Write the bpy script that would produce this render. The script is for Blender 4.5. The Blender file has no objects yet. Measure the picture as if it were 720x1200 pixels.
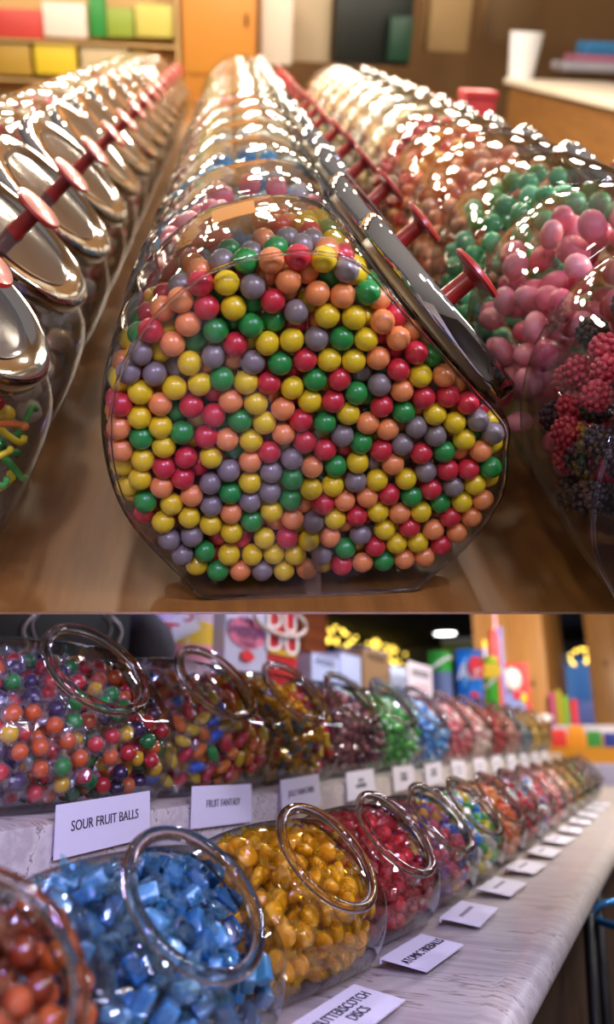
import bpy, bmesh, math, random
import numpy as np
from mathutils import Vector, Matrix, Euler
rnd = random.Random(7)
S = bpy.context.scene
COL = S.collection
PI = math.pi

# ------------------------------------------------------------------ camera frame and the two stands
F, PX, PY = 950.0, 360.0, 520.0
ca = math.atan((863 - PY) / F); cb = math.atan((800 - PX) / math.hypot(F, 863 - PY))
EYE = Vector((0, 0, 1.2))
hd = Vector((-math.sin(cb), math.cos(cb), 0)); RT = Vector((math.cos(cb), math.sin(cb), 0)); ZZ = Vector((0, 0, 1))
FW = hd * math.cos(ca) + ZZ * math.sin(ca); UP = ZZ * math.cos(ca) - hd * math.sin(ca)
def wray(x, y): return RT * ((x - PX) / F) - UP * ((y - PY) / F) + FW
def W_at(x, y, axis, val):                       # point of the lower shop seen at a pixel, on a plane of given coordinate
    d = wray(x, y); k = (val - EYE[axis]) / d[axis]; return EYE + d * k
# sloping upper display: its own frame (x across, y away along the rows, z off the table)
r_c = Vector(((270 - PX) / F, -(20 - PY) / F, 1)).normalized()
x_c = Vector((r_c[2], 0, -r_c[0])).normalized(); z_c = x_c.cross(r_c)
if z_c[1] < 0: z_c = -z_c
def c2w(v): return RT * v[0] + UP * v[1] + FW * v[2]
TX, TY, TZ = c2w(x_c), c2w(r_c), c2w(z_c)
TH = 0.633
MT = Matrix(((TX[0], TY[0], TZ[0], 0), (TX[1], TY[1], TZ[1], 0), (TX[2], TY[2], TZ[2], 0), (0, 0, 0, 1)))
MT.translation = EYE - TZ * TH
MTi = MT.inverted()
def T_at(x, y, axis, val):                       # same, in the upper display's frame
    d = MTi.to_3x3() @ wray(x, y); o = Vector((0, 0, TH)); k = (val - o[axis]) / d[axis]; return o + d * k

# ------------------------------------------------------------------ materials
def lin(h):
    if isinstance(h, str):
        c = [int(h[i:i + 2], 16) / 255 for i in (0, 2, 4)]
        return tuple(x / 12.92 if x <= .04045 else ((x + .055) / 1.055) ** 2.4 for x in c) + (1,)
    return tuple(h) + (1,) if len(h) == 3 else h
MC = {}
def pm(name, col, rough=.5, metal=0, coat=0, spec=.5, emit=None, es=0, sss=0, trans=0):
    if name in MC: return MC[name]
    m = bpy.data.materials.new(name); m.use_nodes = True; b = m.node_tree.nodes['Principled BSDF']
    b.inputs['Base Color'].default_value = lin(col); b.inputs['Roughness'].default_value = rough; b.inputs['Metallic'].default_value = metal
    b.inputs['Coat Weight'].default_value = coat; b.inputs['Coat Roughness'].default_value = .06; b.inputs['Specular IOR Level'].default_value = spec
    b.inputs['Transmission Weight'].default_value = trans
    if emit: b.inputs['Emission Color'].default_value = lin(emit); b.inputs['Emission Strength'].default_value = es
    MC[name] = m; return m
def nd(m, t, **k):
    n = m.node_tree.nodes.new(t)
    for a, v in k.items(): setattr(n, a, v)
    return n
def lk(m, a, b): m.node_tree.links.new(a, b)
def thin_glass(name, tint=(.97, .98, .97), edge=(.45, .5, .47), refl=1.0, f0=.05, rough=.02, epow=3.0, bump=0.0, bscale=30):
    m = bpy.data.materials.new(name); m.use_nodes = True; t = m.node_tree; t.nodes.clear()
    out = nd(m, 'ShaderNodeOutputMaterial'); mix = nd(m, 'ShaderNodeMixShader'); tr = nd(m, 'ShaderNodeBsdfTransparent'); gl = nd(m, 'ShaderNodeBsdfGlossy')
    gl.inputs['Roughness'].default_value = rough
    lw = nd(m, 'ShaderNodeLayerWeight'); lw.inputs['Blend'].default_value = .5
    p5 = nd(m, 'ShaderNodeMath', operation='POWER'); p5.inputs[1].default_value = 5.0; lk(m, lw.outputs['Facing'], p5.inputs[0])
    ma = nd(m, 'ShaderNodeMath', operation='MULTIPLY_ADD'); ma.inputs[1].default_value = refl * (1 - f0); ma.inputs[2].default_value = f0; lk(m, p5.outputs[0], ma.inputs[0]); ma.use_clamp = True
    pe = nd(m, 'ShaderNodeMath', operation='POWER'); pe.inputs[1].default_value = epow; lk(m, lw.outputs['Facing'], pe.inputs[0])
    mc = nd(m, 'ShaderNodeMix', data_type='RGBA'); mc.inputs['A'].default_value = tint + (1,); mc.inputs['B'].default_value = edge + (1,)
    lk(m, pe.outputs[0], mc.inputs['Factor']); lk(m, mc.outputs['Result'], tr.inputs['Color'])
    if bump:
        tc = nd(m, 'ShaderNodeTexCoord'); nz = nd(m, 'ShaderNodeTexNoise'); nz.inputs['Scale'].default_value = bscale; nz.inputs['Detail'].default_value = 2
        bp = nd(m, 'ShaderNodeBump'); bp.inputs['Strength'].default_value = bump; bp.inputs['Distance'].default_value = .01
        lk(m, tc.outputs['Object'], nz.inputs['Vector']); lk(m, nz.outputs['Fac'], bp.inputs['Height']); lk(m, bp.outputs[0], gl.inputs['Normal'])
    lk(m, ma.outputs[0], mix.inputs[0]); lk(m, tr.outputs[0], mix.inputs[1]); lk(m, gl.outputs[0], mix.inputs[2]); lk(m, mix.outputs[0], out.inputs['Surface'])
    MC[name] = m; return m
GLASS = thin_glass('jar_glass', f0=.085, refl=1.0, bump=.07, bscale=16, edge=(.35, .38, .36), epow=2.6)
GLASSH = thin_glass('hero_jar_glass', f0=.035, refl=1.0, epow=2.0, edge=(.10, .12, .10), bump=.10, bscale=16)
def cellophane(name, tint=(.97, .97, .99), body=.30, edge=.5):
    if name in MC: return MC[name]
    m = bpy.data.materials.new(name); m.use_nodes = True; t = m.node_tree; t.nodes.clear()
    out = nd(m, 'ShaderNodeOutputMaterial'); mix = nd(m, 'ShaderNodeMixShader'); mix2 = nd(m, 'ShaderNodeMixShader'); tr = nd(m, 'ShaderNodeBsdfTransparent'); gl = nd(m, 'ShaderNodeBsdfGlossy'); df = nd(m, 'ShaderNodeBsdfTranslucent'); ad = nd(m, 'ShaderNodeBsdfDiffuse'); m3 = nd(m, 'ShaderNodeMixShader')
    gl.inputs['Roughness'].default_value = .10; gl.inputs['Color'].default_value = tuple(.4 + .6 * c for c in tint) + (1,); df.inputs['Color'].default_value = ad.inputs['Color'].default_value = tint + (1,); tr.inputs['Color'].default_value = tuple(c ** .4 for c in tint) + (1,)
    lw = nd(m, 'ShaderNodeLayerWeight'); lw.inputs['Blend'].default_value = .5; p = nd(m, 'ShaderNodeMath', operation='POWER'); p.inputs[1].default_value = 3; lk(m, lw.outputs['Facing'], p.inputs[0])
    a = nd(m, 'ShaderNodeMath', operation='MULTIPLY_ADD'); a.inputs[1].default_value = edge; a.inputs[2].default_value = body; lk(m, p.outputs[0], a.inputs[0])
    m3.inputs[0].default_value = .4; lk(m, df.outputs[0], m3.inputs[1]); lk(m, ad.outputs[0], m3.inputs[2]); mix2.inputs[0].default_value = .5; lk(m, gl.outputs[0], mix2.inputs[1]); lk(m, m3.outputs[0], mix2.inputs[2])
    lk(m, a.outputs[0], mix.inputs[0]); lk(m, tr.outputs[0], mix.inputs[1]); lk(m, mix2.outputs[0], mix.inputs[2]); lk(m, mix.outputs[0], out.inputs['Surface']); MC[name] = m; return m
WRAP = cellophane('cellophane', (.92, .92, .95), .10, .5)
GLASSO = thin_glass('open_jar_glass', f0=.05, refl=1.0, bump=.12, bscale=30, edge=(.22, .23, .24), epow=2.4)
def real_glass(name, col=(.95, .96, .95)):
    m = bpy.data.materials.new(name); m.use_nodes = True; t = m.node_tree; t.nodes.clear()
    out = nd(m, 'ShaderNodeOutputMaterial'); g = nd(m, 'ShaderNodeBsdfGlass'); g.inputs['IOR'].default_value = 1.48; g.inputs['Roughness'].default_value = .01; g.inputs['Color'].default_value = col + (1,)
    lk(m, g.outputs[0], out.inputs['Surface']); MC[name] = m; return m
RIMG = real_glass('rim_glass', (.90, .86, .83))
CHROME = pm('chrome', (.52, .51, .49), rough=.05, metal=1)
KNOBR = pm('knob_red', 'b02a24', rough=.3, coat=.4)
def candy_mat(name, col, rough=.28, coat=.5, mott=.0):
    m = pm(name, col, rough=rough, coat=coat)
    if mott:
        b = m.node_tree.nodes['Principled BSDF']; tc = nd(m, 'ShaderNodeTexCoord'); nz = nd(m, 'ShaderNodeTexNoise'); nz.inputs['Scale'].default_value = 60; nz.inputs['Detail'].default_value = 4
        rp = nd(m, 'ShaderNodeValToRGB'); c = lin(col); rp.color_ramp.elements[0].position = .35; rp.color_ramp.elements[1].position = .7
        rp.color_ramp.elements[0].color = tuple(x * (1 - mott) for x in c[:3]) + (1,); rp.color_ramp.elements[1].color = tuple(min(1, x * (1 + mott) + .02) for x in c[:3]) + (1,)
        lk(m, tc.outputs['Object'], nz.inputs['Vector']); lk(m, nz.outputs['Fac'], rp.inputs[0]); lk(m, rp.outputs[0], b.inputs['Base Color'])
    return m
def heap_mat(name, cols, rough=.25, coat=.7):
    if name in MC: return MC[name]
    m = pm(name, cols[0], rough=rough, coat=coat); b = m.node_tree.nodes['Principled BSDF']
    g = nd(m, 'ShaderNodeNewGeometry'); rp = nd(m, 'ShaderNodeValToRGB'); cr = rp.color_ramp; cr.interpolation = 'CONSTANT'
    while len(cr.elements) < len(cols): cr.elements.new(.5)
    for i, c in enumerate(cols): cr.elements[i].position = i / len(cols); cr.elements[i].color = lin(c)
    lk(m, g.outputs['Random Per Island'], rp.inputs[0]); lk(m, rp.outputs[0], b.inputs['Base Color']); return m

# ------------------------------------------------------------------ object helpers
def tag(o, label=None, cat=None, group=None, kind=None):
    if label: o['label'] = label
    if cat: o['category'] = cat
    if group: o['group'] = group
    if kind: o['kind'] = kind
    return o
def link(name, data, mats=(), parent=None, M=None):
    o = bpy.data.objects.new(name, data); COL.objects.link(o)
    if data is not None and hasattr(data, 'materials'):
        if not isinstance(mats, (list, tuple)): mats = [mats]
        if not len(data.materials):
            for m in mats: data.materials.append(m)
    if parent: o.parent = parent
    if M is not None:
        if parent: o.matrix_local = M
        else: o.matrix_world = M
    return o
def empty(name, M, label, cat, group=None):
    o = bpy.data.objects.new(name, None); COL.objects.link(o); o.matrix_world = M; o.empty_display_size = .02
    return tag(o, label, cat, group)
def over(o, mat):                                    # own material on shared mesh data
    for s in o.material_slots: s.link = 'OBJECT'; s.material = mat
    return o
def bm_mesh(bm, name, smooth=True, angle=None):
    bmesh.ops.recalc_face_normals(bm, faces=bm.faces[:])
    me = bpy.data.meshes.new(name); bm.to_mesh(me); bm.free()
    if smooth:
        me.polygons.foreach_set('use_smooth', [True] * len(me.polygons))
        if angle: me.set_sharp_from_angle(angle=math.radians(angle))
    return me
def box_bm(bm, lo, hi, bev=0, seg=2, M=None):
    c = [(a + b) / 2 for a, b in zip(lo, hi)]; s = [b - a for a, b in zip(lo, hi)]
    r = bmesh.ops.create_cube(bm, size=1, matrix=Matrix.Translation(c) @ Matrix.Diagonal((*s, 1)))
    vs = r['verts']
    if bev:
        es = list({e for v in vs for e in v.link_edges})
        r = bmesh.ops.bevel(bm, geom=es, offset=bev, segments=seg, affect='EDGES', profile=.6)
        vs = list({v for f in r['faces'] for v in f.verts} | {v for v in vs if v.is_valid})
    if M is not None: bmesh.ops.transform(bm, matrix=M, verts=vs)
    return vs
def box(name, lo, hi, mat, parent=None, M=None, bev=0, seg=2):
    bm = bmesh.new(); box_bm(bm, lo, hi, bev, seg); return link(name, bm_mesh(bm, name, bev > 0, 40), mat, parent, M)
def lathe_bm(bm, prof, n=48, M=None, closed=False):
    rings = []
    for r, z in prof:
        rings.append([bm.verts.new((0, 0, z))] if r < 1e-6 else [bm.verts.new((r * math.cos(2 * PI * i / n), r * math.sin(2 * PI * i / n), z)) for i in range(n)])
    pairs = list(zip(rings, rings[1:])) + ([(rings[-1], rings[0])] if closed else [])
    for a, b in pairs:
        for i in range(n):
            j = (i + 1) % n
            if len(a) == 1 and len(b) == 1: continue
            if len(a) == 1: bm.faces.new((a[0], b[i], b[j]))
            elif len(b) == 1: bm.faces.new((a[i], a[j], b[0]))
            else: bm.faces.new((a[i], a[j], b[j], b[i]))
    if M is not None: bmesh.ops.transform(bm, matrix=M, verts=[v for r in rings for v in r])
def lathe_me(prof, name, n=48, M=None, closed=False, angle=40):
    bm = bmesh.new(); lathe_bm(bm, prof, n, M, closed); return bm_mesh(bm, name, True, angle)
def tube_bm(bm, pts, r, n=8, closed=False):
    pts = [Vector(p) for p in pts]; rings = []
    for i, p in enumerate(pts):
        a = pts[i - 1] if (i > 0 or closed) else pts[i]; b = pts[(i + 1) % len(pts)] if (i < len(pts) - 1 or closed) else pts[i]
        d = (b - a).normalized(); x = d.orthogonal().normalized() if i == 0 else (x - d * x.dot(d)).normalized(); y = d.cross(x)
        rings.append([bm.verts.new(p + x * r * math.cos(2 * PI * k / n) + y * r * math.sin(2 * PI * k / n)) for k in range(n)])
    for a, b in list(zip(rings, rings[1:])) + ([(rings[-1], rings[0])] if closed else []):
        for k in range(n): bm.faces.new((a[k], a[(k + 1) % n], b[(k + 1) % n], b[k]))
    if not closed:
        bm.faces.new(rings[0][::-1]); bm.faces.new(rings[-1])
def text(body, size, mat, parent, M, align='CENTER', ext=.0003, name='lettering', sx=1.0):
    c = bpy.data.curves.new(name, 'FONT'); c.body = body; c.size = size; c.align_x = align; c.align_y = 'CENTER'; c.extrude = ext; c.space_line = .95; c.resolution_u = 3
    t_ = bpy.data.objects.new('tmp', c); COL.objects.link(t_); bpy.context.view_layer.update()
    me = bpy.data.meshes.new_from_object(t_.evaluated_get(bpy.context.evaluated_depsgraph_get())); bpy.data.objects.remove(t_); me.name = name
    me.materials.clear(); me.materials.append(mat)
    o = bpy.data.objects.new(name, me); COL.objects.link(o); o.parent = parent; o.matrix_local = M @ Matrix.Diagonal((sx, 1, 1, 1)); return o
ORD = 'first second third fourth fifth sixth seventh eighth ninth tenth eleventh twelfth thirteenth fourteenth fifteenth sixteenth seventeenth eighteenth nineteenth twentieth'.split()

# ------------------------------------------------------------------ the tilted-mouth candy jar
SIL = [(-.268, .0), (-.385, .125), (-.468, .26), (-.5, .412), (-.496, .556), (-.465, .671), (-.412, .771), (-.335, .858), (-.242, .925), (-.096, .963), (.0, .962), (.082, .933),
       (.182, .826), (.283, .717), (.384, .609), (.478, .505), (.492, .425), (.5, .289), (.44, .15), (.355, .06), (.272, .0), (.1, 0), (-.1, 0)]
SILR = [(-.25, .0), (-.37, .06), (-.46, .19), (-.5, .36), (-.5, .53), (-.465, .671), (-.405, .785), (-.32, .87), (-.22, .93), (-.096, .963), (.0, .955), (.082, .925),
        (.182, .826), (.283, .717), (.384, .609), (.46, .52), (.495, .42), (.495, .29), (.45, .15), (.36, .05), (.25, .0), (.1, 0), (-.1, 0)]
def catmull(P, per=4):
    P = [Vector((a, b)) for a, b in P]; n = len(P); out = []
    for i in range(n):
        p0, p1, p2, p3 = P[i - 1], P[i], P[(i + 1) % n], P[(i + 2) % n]
        for k in range(per):
            t = k / per
            out.append(.5 * ((2 * p1) + (p2 - p0) * t + (2 * p0 - 5 * p1 + 4 * p2 - p3) * t * t + (3 * p1 - p0 - 3 * p2 + p3) * t ** 3))
    return out
MU, MV, PHI = .283, .717, math.radians(43)
VS = .945                                             # big jars are a little squatter
def jar_scale(x, fs, p): return fs + (1 - fs) * max(0, 1 - abs(x) ** p) ** (1 / p)
def sq(v, g):                                         # silhouette point scaled by g, foot kept on the table
    u, z = v; k = 1 - (1 - g) * min(1, max(0, z / .3)) if z < .5 else g
    return (u * (g if z > .02 else (g * .5 + .5)), .5 + (z - .5) * (k if z < .5 else g))
def jar_body(name, sil, W, T, fs, p, rn, neck, MU=MU, MV=MV):
    bm = bmesh.new(); pts = catmull(sil); N = len(pts); K = 26; rings = []
    def ring(x, g): return [bm.verts.new((u * W, x * T / 2, max(0, z) * W)) for u, z in (sq(q, g) for q in pts)]
    for s in (.12, .35, .6, .82): rings.append(ring(-1 - .02 * (1 - s), fs * s))
    for k in range(K + 1):
        x = -math.cos(PI * k / K); rings.append(ring(x, jar_scale(x, fs, p)))
    for s in (.82, .6, .35, .12): rings.append(ring(1 + .02 * (1 - s), fs * s))
    for a, b in zip(rings, rings[1:]):
        for i in range(N): bm.faces.new((a[i], a[(i + 1) % N], b[(i + 1) % N], b[i]))
    bm.faces.new(rings[0]); bm.faces.new(rings[-1][::-1])
    c = Vector((MU * W, 0, MV * W)); n = Vector((math.cos(PHI), 0, math.sin(PHI))); e1 = Vector((-n.z, 0, n.x)); e2 = Vector((0, 1, 0))
    kill = []
    for v in bm.verts:
        d = v.co - c; a = d.dot(n); r = math.hypot(d.dot(e1), d.dot(e2))
        if a > -.3 * W and r < rn * .99: kill.append(v)
    bmesh.ops.delete(bm, geom=kill, context='VERTS')
    be = [e for e in bm.edges if len(e.link_faces) == 1]; loop = list({v for e in be for v in e.verts}); nxt = {}
    ang = {}
    for v in loop:
        d = v.co - c; x, y = d.dot(e1), d.dot(e2); ang[v] = math.atan2(y, x); a = min(d.dot(n), neck[0][1])
        v.co = c + n * a + (e1 * math.cos(ang[v]) + e2 * math.sin(ang[v])) * (rn)
    prev = {v: v for v in loop}
    for r, a in neck:
        cur = {v: bm.verts.new(c + n * a + (e1 * math.cos(ang[v]) + e2 * math.sin(ang[v])) * r) for v in loop}
        for e in be:
            v1, v2 = e.verts; 
            try: bm.faces.new((prev[v1], prev[v2], cur[v2], cur[v1]))
            except ValueError: pass
        prev = cur
    return bm_mesh(bm, name, True), Matrix.Translation(c) @ Matrix(((e2.x, e1.x, n.x, 0), (e2.y, e1.y, n.y, 0), (e2.z, e1.z, n.z, 0), (0, 0, 0, 1))) @ Matrix.Diagonal((1, -1, 1, 1))
def M_axis(W, MU=MU, MV=MV):
    n = Vector((math.cos(PHI), 0, math.sin(PHI))); e1 = Vector((-n.z, 0, n.x)); e2 = n.cross(e1)
    M = Matrix(((e1.x, e2.x, n.x, 0), (e1.y, e2.y, n.y, 0), (e1.z, e2.z, n.z, 0), (0, 0, 0, 1))); M.translation = Vector((MU * W, 0, MV * W)); return M

# packing: spheres pushed apart inside a jar (half-planes of the silhouette, scaled along the thickness, plus a fill plane)
def planes(sil, W):
    P = catmull(sil, 2); c = np.array((0, .48)); out = []
    for i in range(len(P)):
        a, b = np.array(P[i]), np.array(P[(i + 1) % len(P)]); d = b - a; L = np.linalg.norm(d)
        if L < 1e-6: continue
        nrm = np.array((d[1], -d[0])) / L
        if nrm @ (a - c) < 0: nrm = -nrm
        out.append((nrm[0], nrm[1], nrm @ (a - c) * W))
    return np.array(out), c * W
def pack(seed, n, r, sil, W, T, fs, p, fill, iters=110, shell=None, wall=.006):
    g = np.random.default_rng(seed); H, c = planes(sil, W); A = H[:, :2]; B = H[:, 2]
    fn = np.array(fill[:3], float); fd = fill[3] * W / np.linalg.norm(fn); fn = fn / np.linalg.norm(fn)
    def ok(X):
        gs = fs + (1 - fs) * np.maximum(0, 1 - np.minimum(1, (np.abs(X[:, 1]) + .7 * r) / (T / 2)) ** p) ** (1 / p)
        uv = np.stack([X[:, 0] - c[0], X[:, 2] - c[1]], 1)
        m = ((uv @ A.T) - B[None] * gs[:, None] + r + wall).max(1)
        return (m < .0) & (X @ fn < fd - r) & ((shell is None) | (shell is not None and shell(X, fn, fd)))
    X = np.zeros((0, 3))
    while len(X) < n:
        q = g.uniform((-.5 * W, -T / 2 + r, 0), (.5 * W, T / 2 - r, W), (n * 4, 3)); X = np.concatenate([X, q[ok(q)]])
    X = X[:n]
    for it in range(iters):
        D = X[:, None] - X[None]; d2 = (D ** 2).sum(-1); np.fill_diagonal(d2, 9); near = d2 < (2 * r) ** 2
        i, j = np.nonzero(near); dd = np.sqrt(d2[i, j]) + 1e-9; mv = (2 * r - dd) * .5
        P_ = np.zeros_like(X); np.add.at(P_, i, D[i, j] / dd[:, None] * (mv * .85)[:, None]); X = X + np.clip(P_, -r, r)
        gs = fs + (1 - fs) * np.maximum(0, 1 - np.minimum(1, (np.abs(X[:, 1]) + .7 * r) / (T / 2)) ** p) ** (1 / p)
        for _ in range(2):
            uv = np.stack([X[:, 0] - c[0], X[:, 2] - c[1]], 1)
            ex = (uv @ A.T) - B[None] * gs[:, None] + r + wall; k = ex.argmax(1); e = np.maximum(0, ex[np.arange(len(X)), k])
            X[:, 0] -= A[k, 0] * e; X[:, 2] -= A[k, 1] * e
        X[:, 1] = np.clip(X[:, 1], -T / 2 + r * 1.06 + .003, T / 2 - r * 1.06 - .003)
        ex = np.maximum(0, X @ fn - (fd - r)); X -= fn[None] * ex[:, None] * .7
        if shell is not None and hasattr(shell, 'push'): X = shell.push(X, fn, fd)
        X[:, 2] = np.maximum(X[:, 2], r + wall * .5)
    gs = fs + (1 - fs) * np.maximum(0, 1 - np.abs(np.clip(X[:, 1] / (T / 2), -1, 1)) ** p) ** (1 / p)
    uv = np.stack([X[:, 0] - c[0], X[:, 2] - c[1]], 1)
    wallgap = np.minimum(-((uv @ A.T) - B[None] * gs[:, None]).max(1), T / 2 - np.abs(X[:, 1])); gap = np.minimum(wallgap, fd - X @ fn)
    return X, gap
def merged(name, base_me, Ms, smooth=True):            # one mesh of many like pieces (only for stuff)
    nv = len(base_me.vertices); co = np.empty(nv * 3); base_me.vertices.foreach_get('co', co); co = co.reshape(-1, 3)
    fs_ = [tuple(p.vertices) for p in base_me.polygons]; V = []; Fc = []
    for k, M in enumerate(Ms):
        m = np.array(M); V.append(co @ m[:3, :3].T + m[:3, 3]); Fc += [tuple(i + k * nv for i in f) for f in fs_]
    me = bpy.data.meshes.new(name); me.from_pydata(np.concatenate(V).tolist(), [], Fc)
    me.polygons.foreach_set('use_smooth', [smooth] * len(me.polygons)); me.update(); return me
def rot(rg=rnd): return Euler((rg.uniform(0, 6.28), rg.uniform(0, 6.28), rg.uniform(0, 6.28))).to_matrix().to_4x4()

# ------------------------------------------------------------------ candy shapes (unit radius 1)
def ico(sub, jit=0, scale=(1, 1, 1), seed=1, name='candy'):
    bm = bmesh.new(); bmesh.ops.create_icosphere(bm, subdivisions=sub, radius=1); g = random.Random(seed)
    for v in bm.verts:
        k = 1 + g.uniform(-jit, jit); v.co = Vector((v.co.x * scale[0], v.co.y * scale[1], v.co.z * scale[2])) * k
    return bm_mesh(bm, name, True)
def uvball(name, n=24, sq_=1.0):
    bm = bmesh.new(); bmesh.ops.create_uvsphere(bm, u_segments=n, v_segments=n // 2, radius=1)
    for v in bm.verts: v.co.z *= sq_
    return bm_mesh(bm, name, True)
def rbox(name, s, bev):
    bm = bmesh.new(); box_bm(bm, [-a for a in s], s, bev, 3); return bm_mesh(bm, name, True)
def wrapper_me(name, s=(1, 1, 1), seed=3, fan=1.0, jit=.16):
    g = random.Random(seed); bm = bmesh.new(); bmesh.ops.create_icosphere(bm, subdivisions=2, radius=1.10)
    for v in bm.verts:
        k = 1 + g.uniform(-jit, jit * 1.5); v.co = Vector((v.co.x * s[0], v.co.y * s[1], v.co.z * s[2])) * k
    for sg in (-1, 1):                                 # twisted, pleated ends
        n = 16; prev = None
        for q, (xo, ra, rb) in enumerate(((1.0, .22, .16), (1.35, .75, .35), (1.75, 1.15, .45))):
            cur = []
            for i in range(n):
                rr_ = (ra if i % 2 else rb) * fan * g.uniform(.75, 1.2); t = 2 * PI * i / n + q * .35
                cur.append(bm.verts.new((sg * s[0] * (xo + g.uniform(-.12, .12) * q), rr_ * math.cos(t), rr_ * .55 * math.sin(t))))
            if prev:
                for i in range(n): bm.faces.new((prev[i], prev[(i + 1) % n], cur[(i + 1) % n], cur[i]))
            prev = cur
    return bm_mesh(bm, name, False)
BALL = uvball('gumball', 24); BALLS = ico(2, name='ball'); LOWB = ico(2, .06, seed=5, name='heap_ball')
OVAL = ico(3, .02, (1.35, .8, .8), name='oval_candy'); DISC = ico(3, .02, (1.12, 1.12, .62), name='disc_candy'); BRICK = rbox('brick_candy', (1.05, .7, .55), .24); STICK = rbox('stick_candy', (1.3, .52, .45), .15)
W_BALL = wrapper_me('wrapper_ball'); W_OVAL = wrapper_me('wrapper_oval', (1.35, .85, .85), 4); W_DISC = wrapper_me('wrapper_disc', (1.1, 1.1, .65), 5); W_BRICK = wrapper_me('wrapper_brick', (1.2, .85, .68), 6, 1.15); W_STICK = wrapper_me('wrapper_stick', (1.35, .66, .6), 7, 1.2)
def bumpy(name, seed):                                 # berry gummy: a drupelet-covered ball
    g = random.Random(seed); bm = bmesh.new(); N = 46
    bmesh.ops.create_icosphere(bm, subdivisions=2, radius=.8)
    for i in range(N):
        z = 1 - 2 * (i + .5) / N; t = i * 2.39996; r = math.sqrt(1 - z * z)
        bmesh.ops.create_icosphere(bm, subdivisions=1, radius=.23, matrix=Matrix.Translation(Vector((r * math.cos(t), r * math.sin(t), z)) * .82))
    return bm_mesh(bm, name, True)
BERRY = bumpy('berry_candy', 3)

# ================================================================== THE UPPER DISPLAY (table of gumball jars)
def TM(x, y, z=0, rz=0, s=1): return MT @ Matrix.Translation((x, y, z + .0012)) @ Matrix.Rotation(rz, 4, 'Z') @ Matrix.Scale(s, 4)
def wood_mat(name, c1, c2, rough, scale=(1, .12, 1), coat=.3, detail=6, ns=22):
    m = pm(name, c1, rough=rough, coat=coat); b = m.node_tree.nodes['Principled BSDF']; b.inputs['Coat Roughness'].default_value = .25
    tc = nd(m, 'ShaderNodeTexCoord'); mp = nd(m, 'ShaderNodeMapping'); mp.inputs['Scale'].default_value = scale; nz = nd(m, 'ShaderNodeTexNoise'); nz.inputs['Scale'].default_value = ns; nz.inputs['Detail'].default_value = detail; nz.inputs['Roughness'].default_value = .65
    rp = nd(m, 'ShaderNodeValToRGB'); rp.color_ramp.elements[0].position = .3; rp.color_ramp.elements[1].position = .72; rp.color_ramp.elements[0].color = lin(c2); rp.color_ramp.elements[1].color = lin(c1)
    lk(m, tc.outputs['Object'], mp.inputs[0]); lk(m, mp.outputs[0], nz.inputs['Vector']); lk(m, nz.outputs['Fac'], rp.inputs[0]); lk(m, rp.outputs[0], b.inputs['Base Color'])
    bp = nd(m, 'ShaderNodeBump'); bp.inputs['Strength'].default_value = .12; bp.inputs['Distance'].default_value = .004; lk(m, nz.outputs['Fac'], bp.inputs['Height']); lk(m, bp.outputs[0], b.inputs['Normal'])
    return m
TWOOD = wood_mat('honey_wood', '7c5220', '5f3b12', .36, ns=30)
bm = bmesh.new()
yf = .770
prof = [(yf, 0), (yf - .002, -.002), (yf + .10, -.04), (7.4, -.04), (7.4, 0)]
va = [bm.verts.new((-1.35, y + (.0435 if y < 2 else 0), z)) for y, z in prof]; vb = [bm.verts.new((1.36, y - (.038 if y < 2 else 0), z)) for y, z in prof]
for i in range(5): bm.faces.new((va[i], va[(i + 1) % 5], vb[(i + 1) % 5], vb[i]))
bm.faces.new(va[::-1]); bm.faces.new(vb)
tb = link('display_table', bm_mesh(bm, 'display_table', False), TWOOD, None, MT)
tag(tb, 'long honey coloured wooden table top under three rows of lidded glass jars', 'table')

WT, TT, FST, PT, RNT = .484, .268, .93, 2.6, .108
SILT = [(a, b * VS) for a, b in SIL]
body_t, _ = jar_body('jar_body_big', SILT, WT, TT, FST, PT, RNT, [(RNT + .002, -.004), (RNT, .002), (RNT + .002, .010)], .302, .655)
AX = M_axis(WT, .302, .655)
LID = lathe_me([(.0, .026), (.09, .026), (.108, .028), (.128, .032), (.134, .032), (.138, .029), (.139, .026), (.139, .010), (.137, .007), (.116, .007), (.116, .012), (0, .012)], 'lid', 72, AX, angle=35)
GASK = lathe_me([(.112, -.003), (.118, -.003), (.118, .006), (.112, .006)], 'gasket', 64, AX, True)
KNOB = lathe_me([(.0, .026), (.015, .026), (.0125, .036), (.012, .068), (.018, .073), (.036, .076), (.038, .079), (.036, .083), (.02, .086), (0, .087)], 'knob', 40, AX)
HEAPB = [ico(1, .1, seed=9, name='hb')]
Xh, gh = pack(11, 300, .0215, SILT, WT, TT, FST, PT, (.35, 0, .94, .80), iters=60)
hsel = [i for i in range(len(Xh)) if gh[i] < .05]
heap_t = merged('heap', LOWB, [Matrix.Translation(Xh[i]) @ rot() @ Matrix.Diagonal((0.0196, .0188, .0175, 1)) for i in hsel])
LTOP = lathe_me([(.014, .0268), (.09, .0268), (.1, .0285), (.1, .027), (.09, .0262), (.014, .0262)], 'lid_top', 48, AX)
LGREY = pm('lid_grey', (.13, .125, .12), rough=.07, metal=.6)
def bead(name, sil, W, T, fs, p, xs, r):
    g = jar_scale(xs, fs, p) if abs(xs) < 1 else fs
    pts = [(q[0] * W, xs * T / 2, max(.003, q[1] * W)) for q in (sq(p_, g) for p_ in catmull(sil, 5))]
    bm = bmesh.new(); tube_bm(bm, pts, r, 6, True); return bm_mesh(bm, name, True)
FEDGE = bead('face_edge', SILT, WT, TT, FST, PT, -1.0, .0022)
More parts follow.
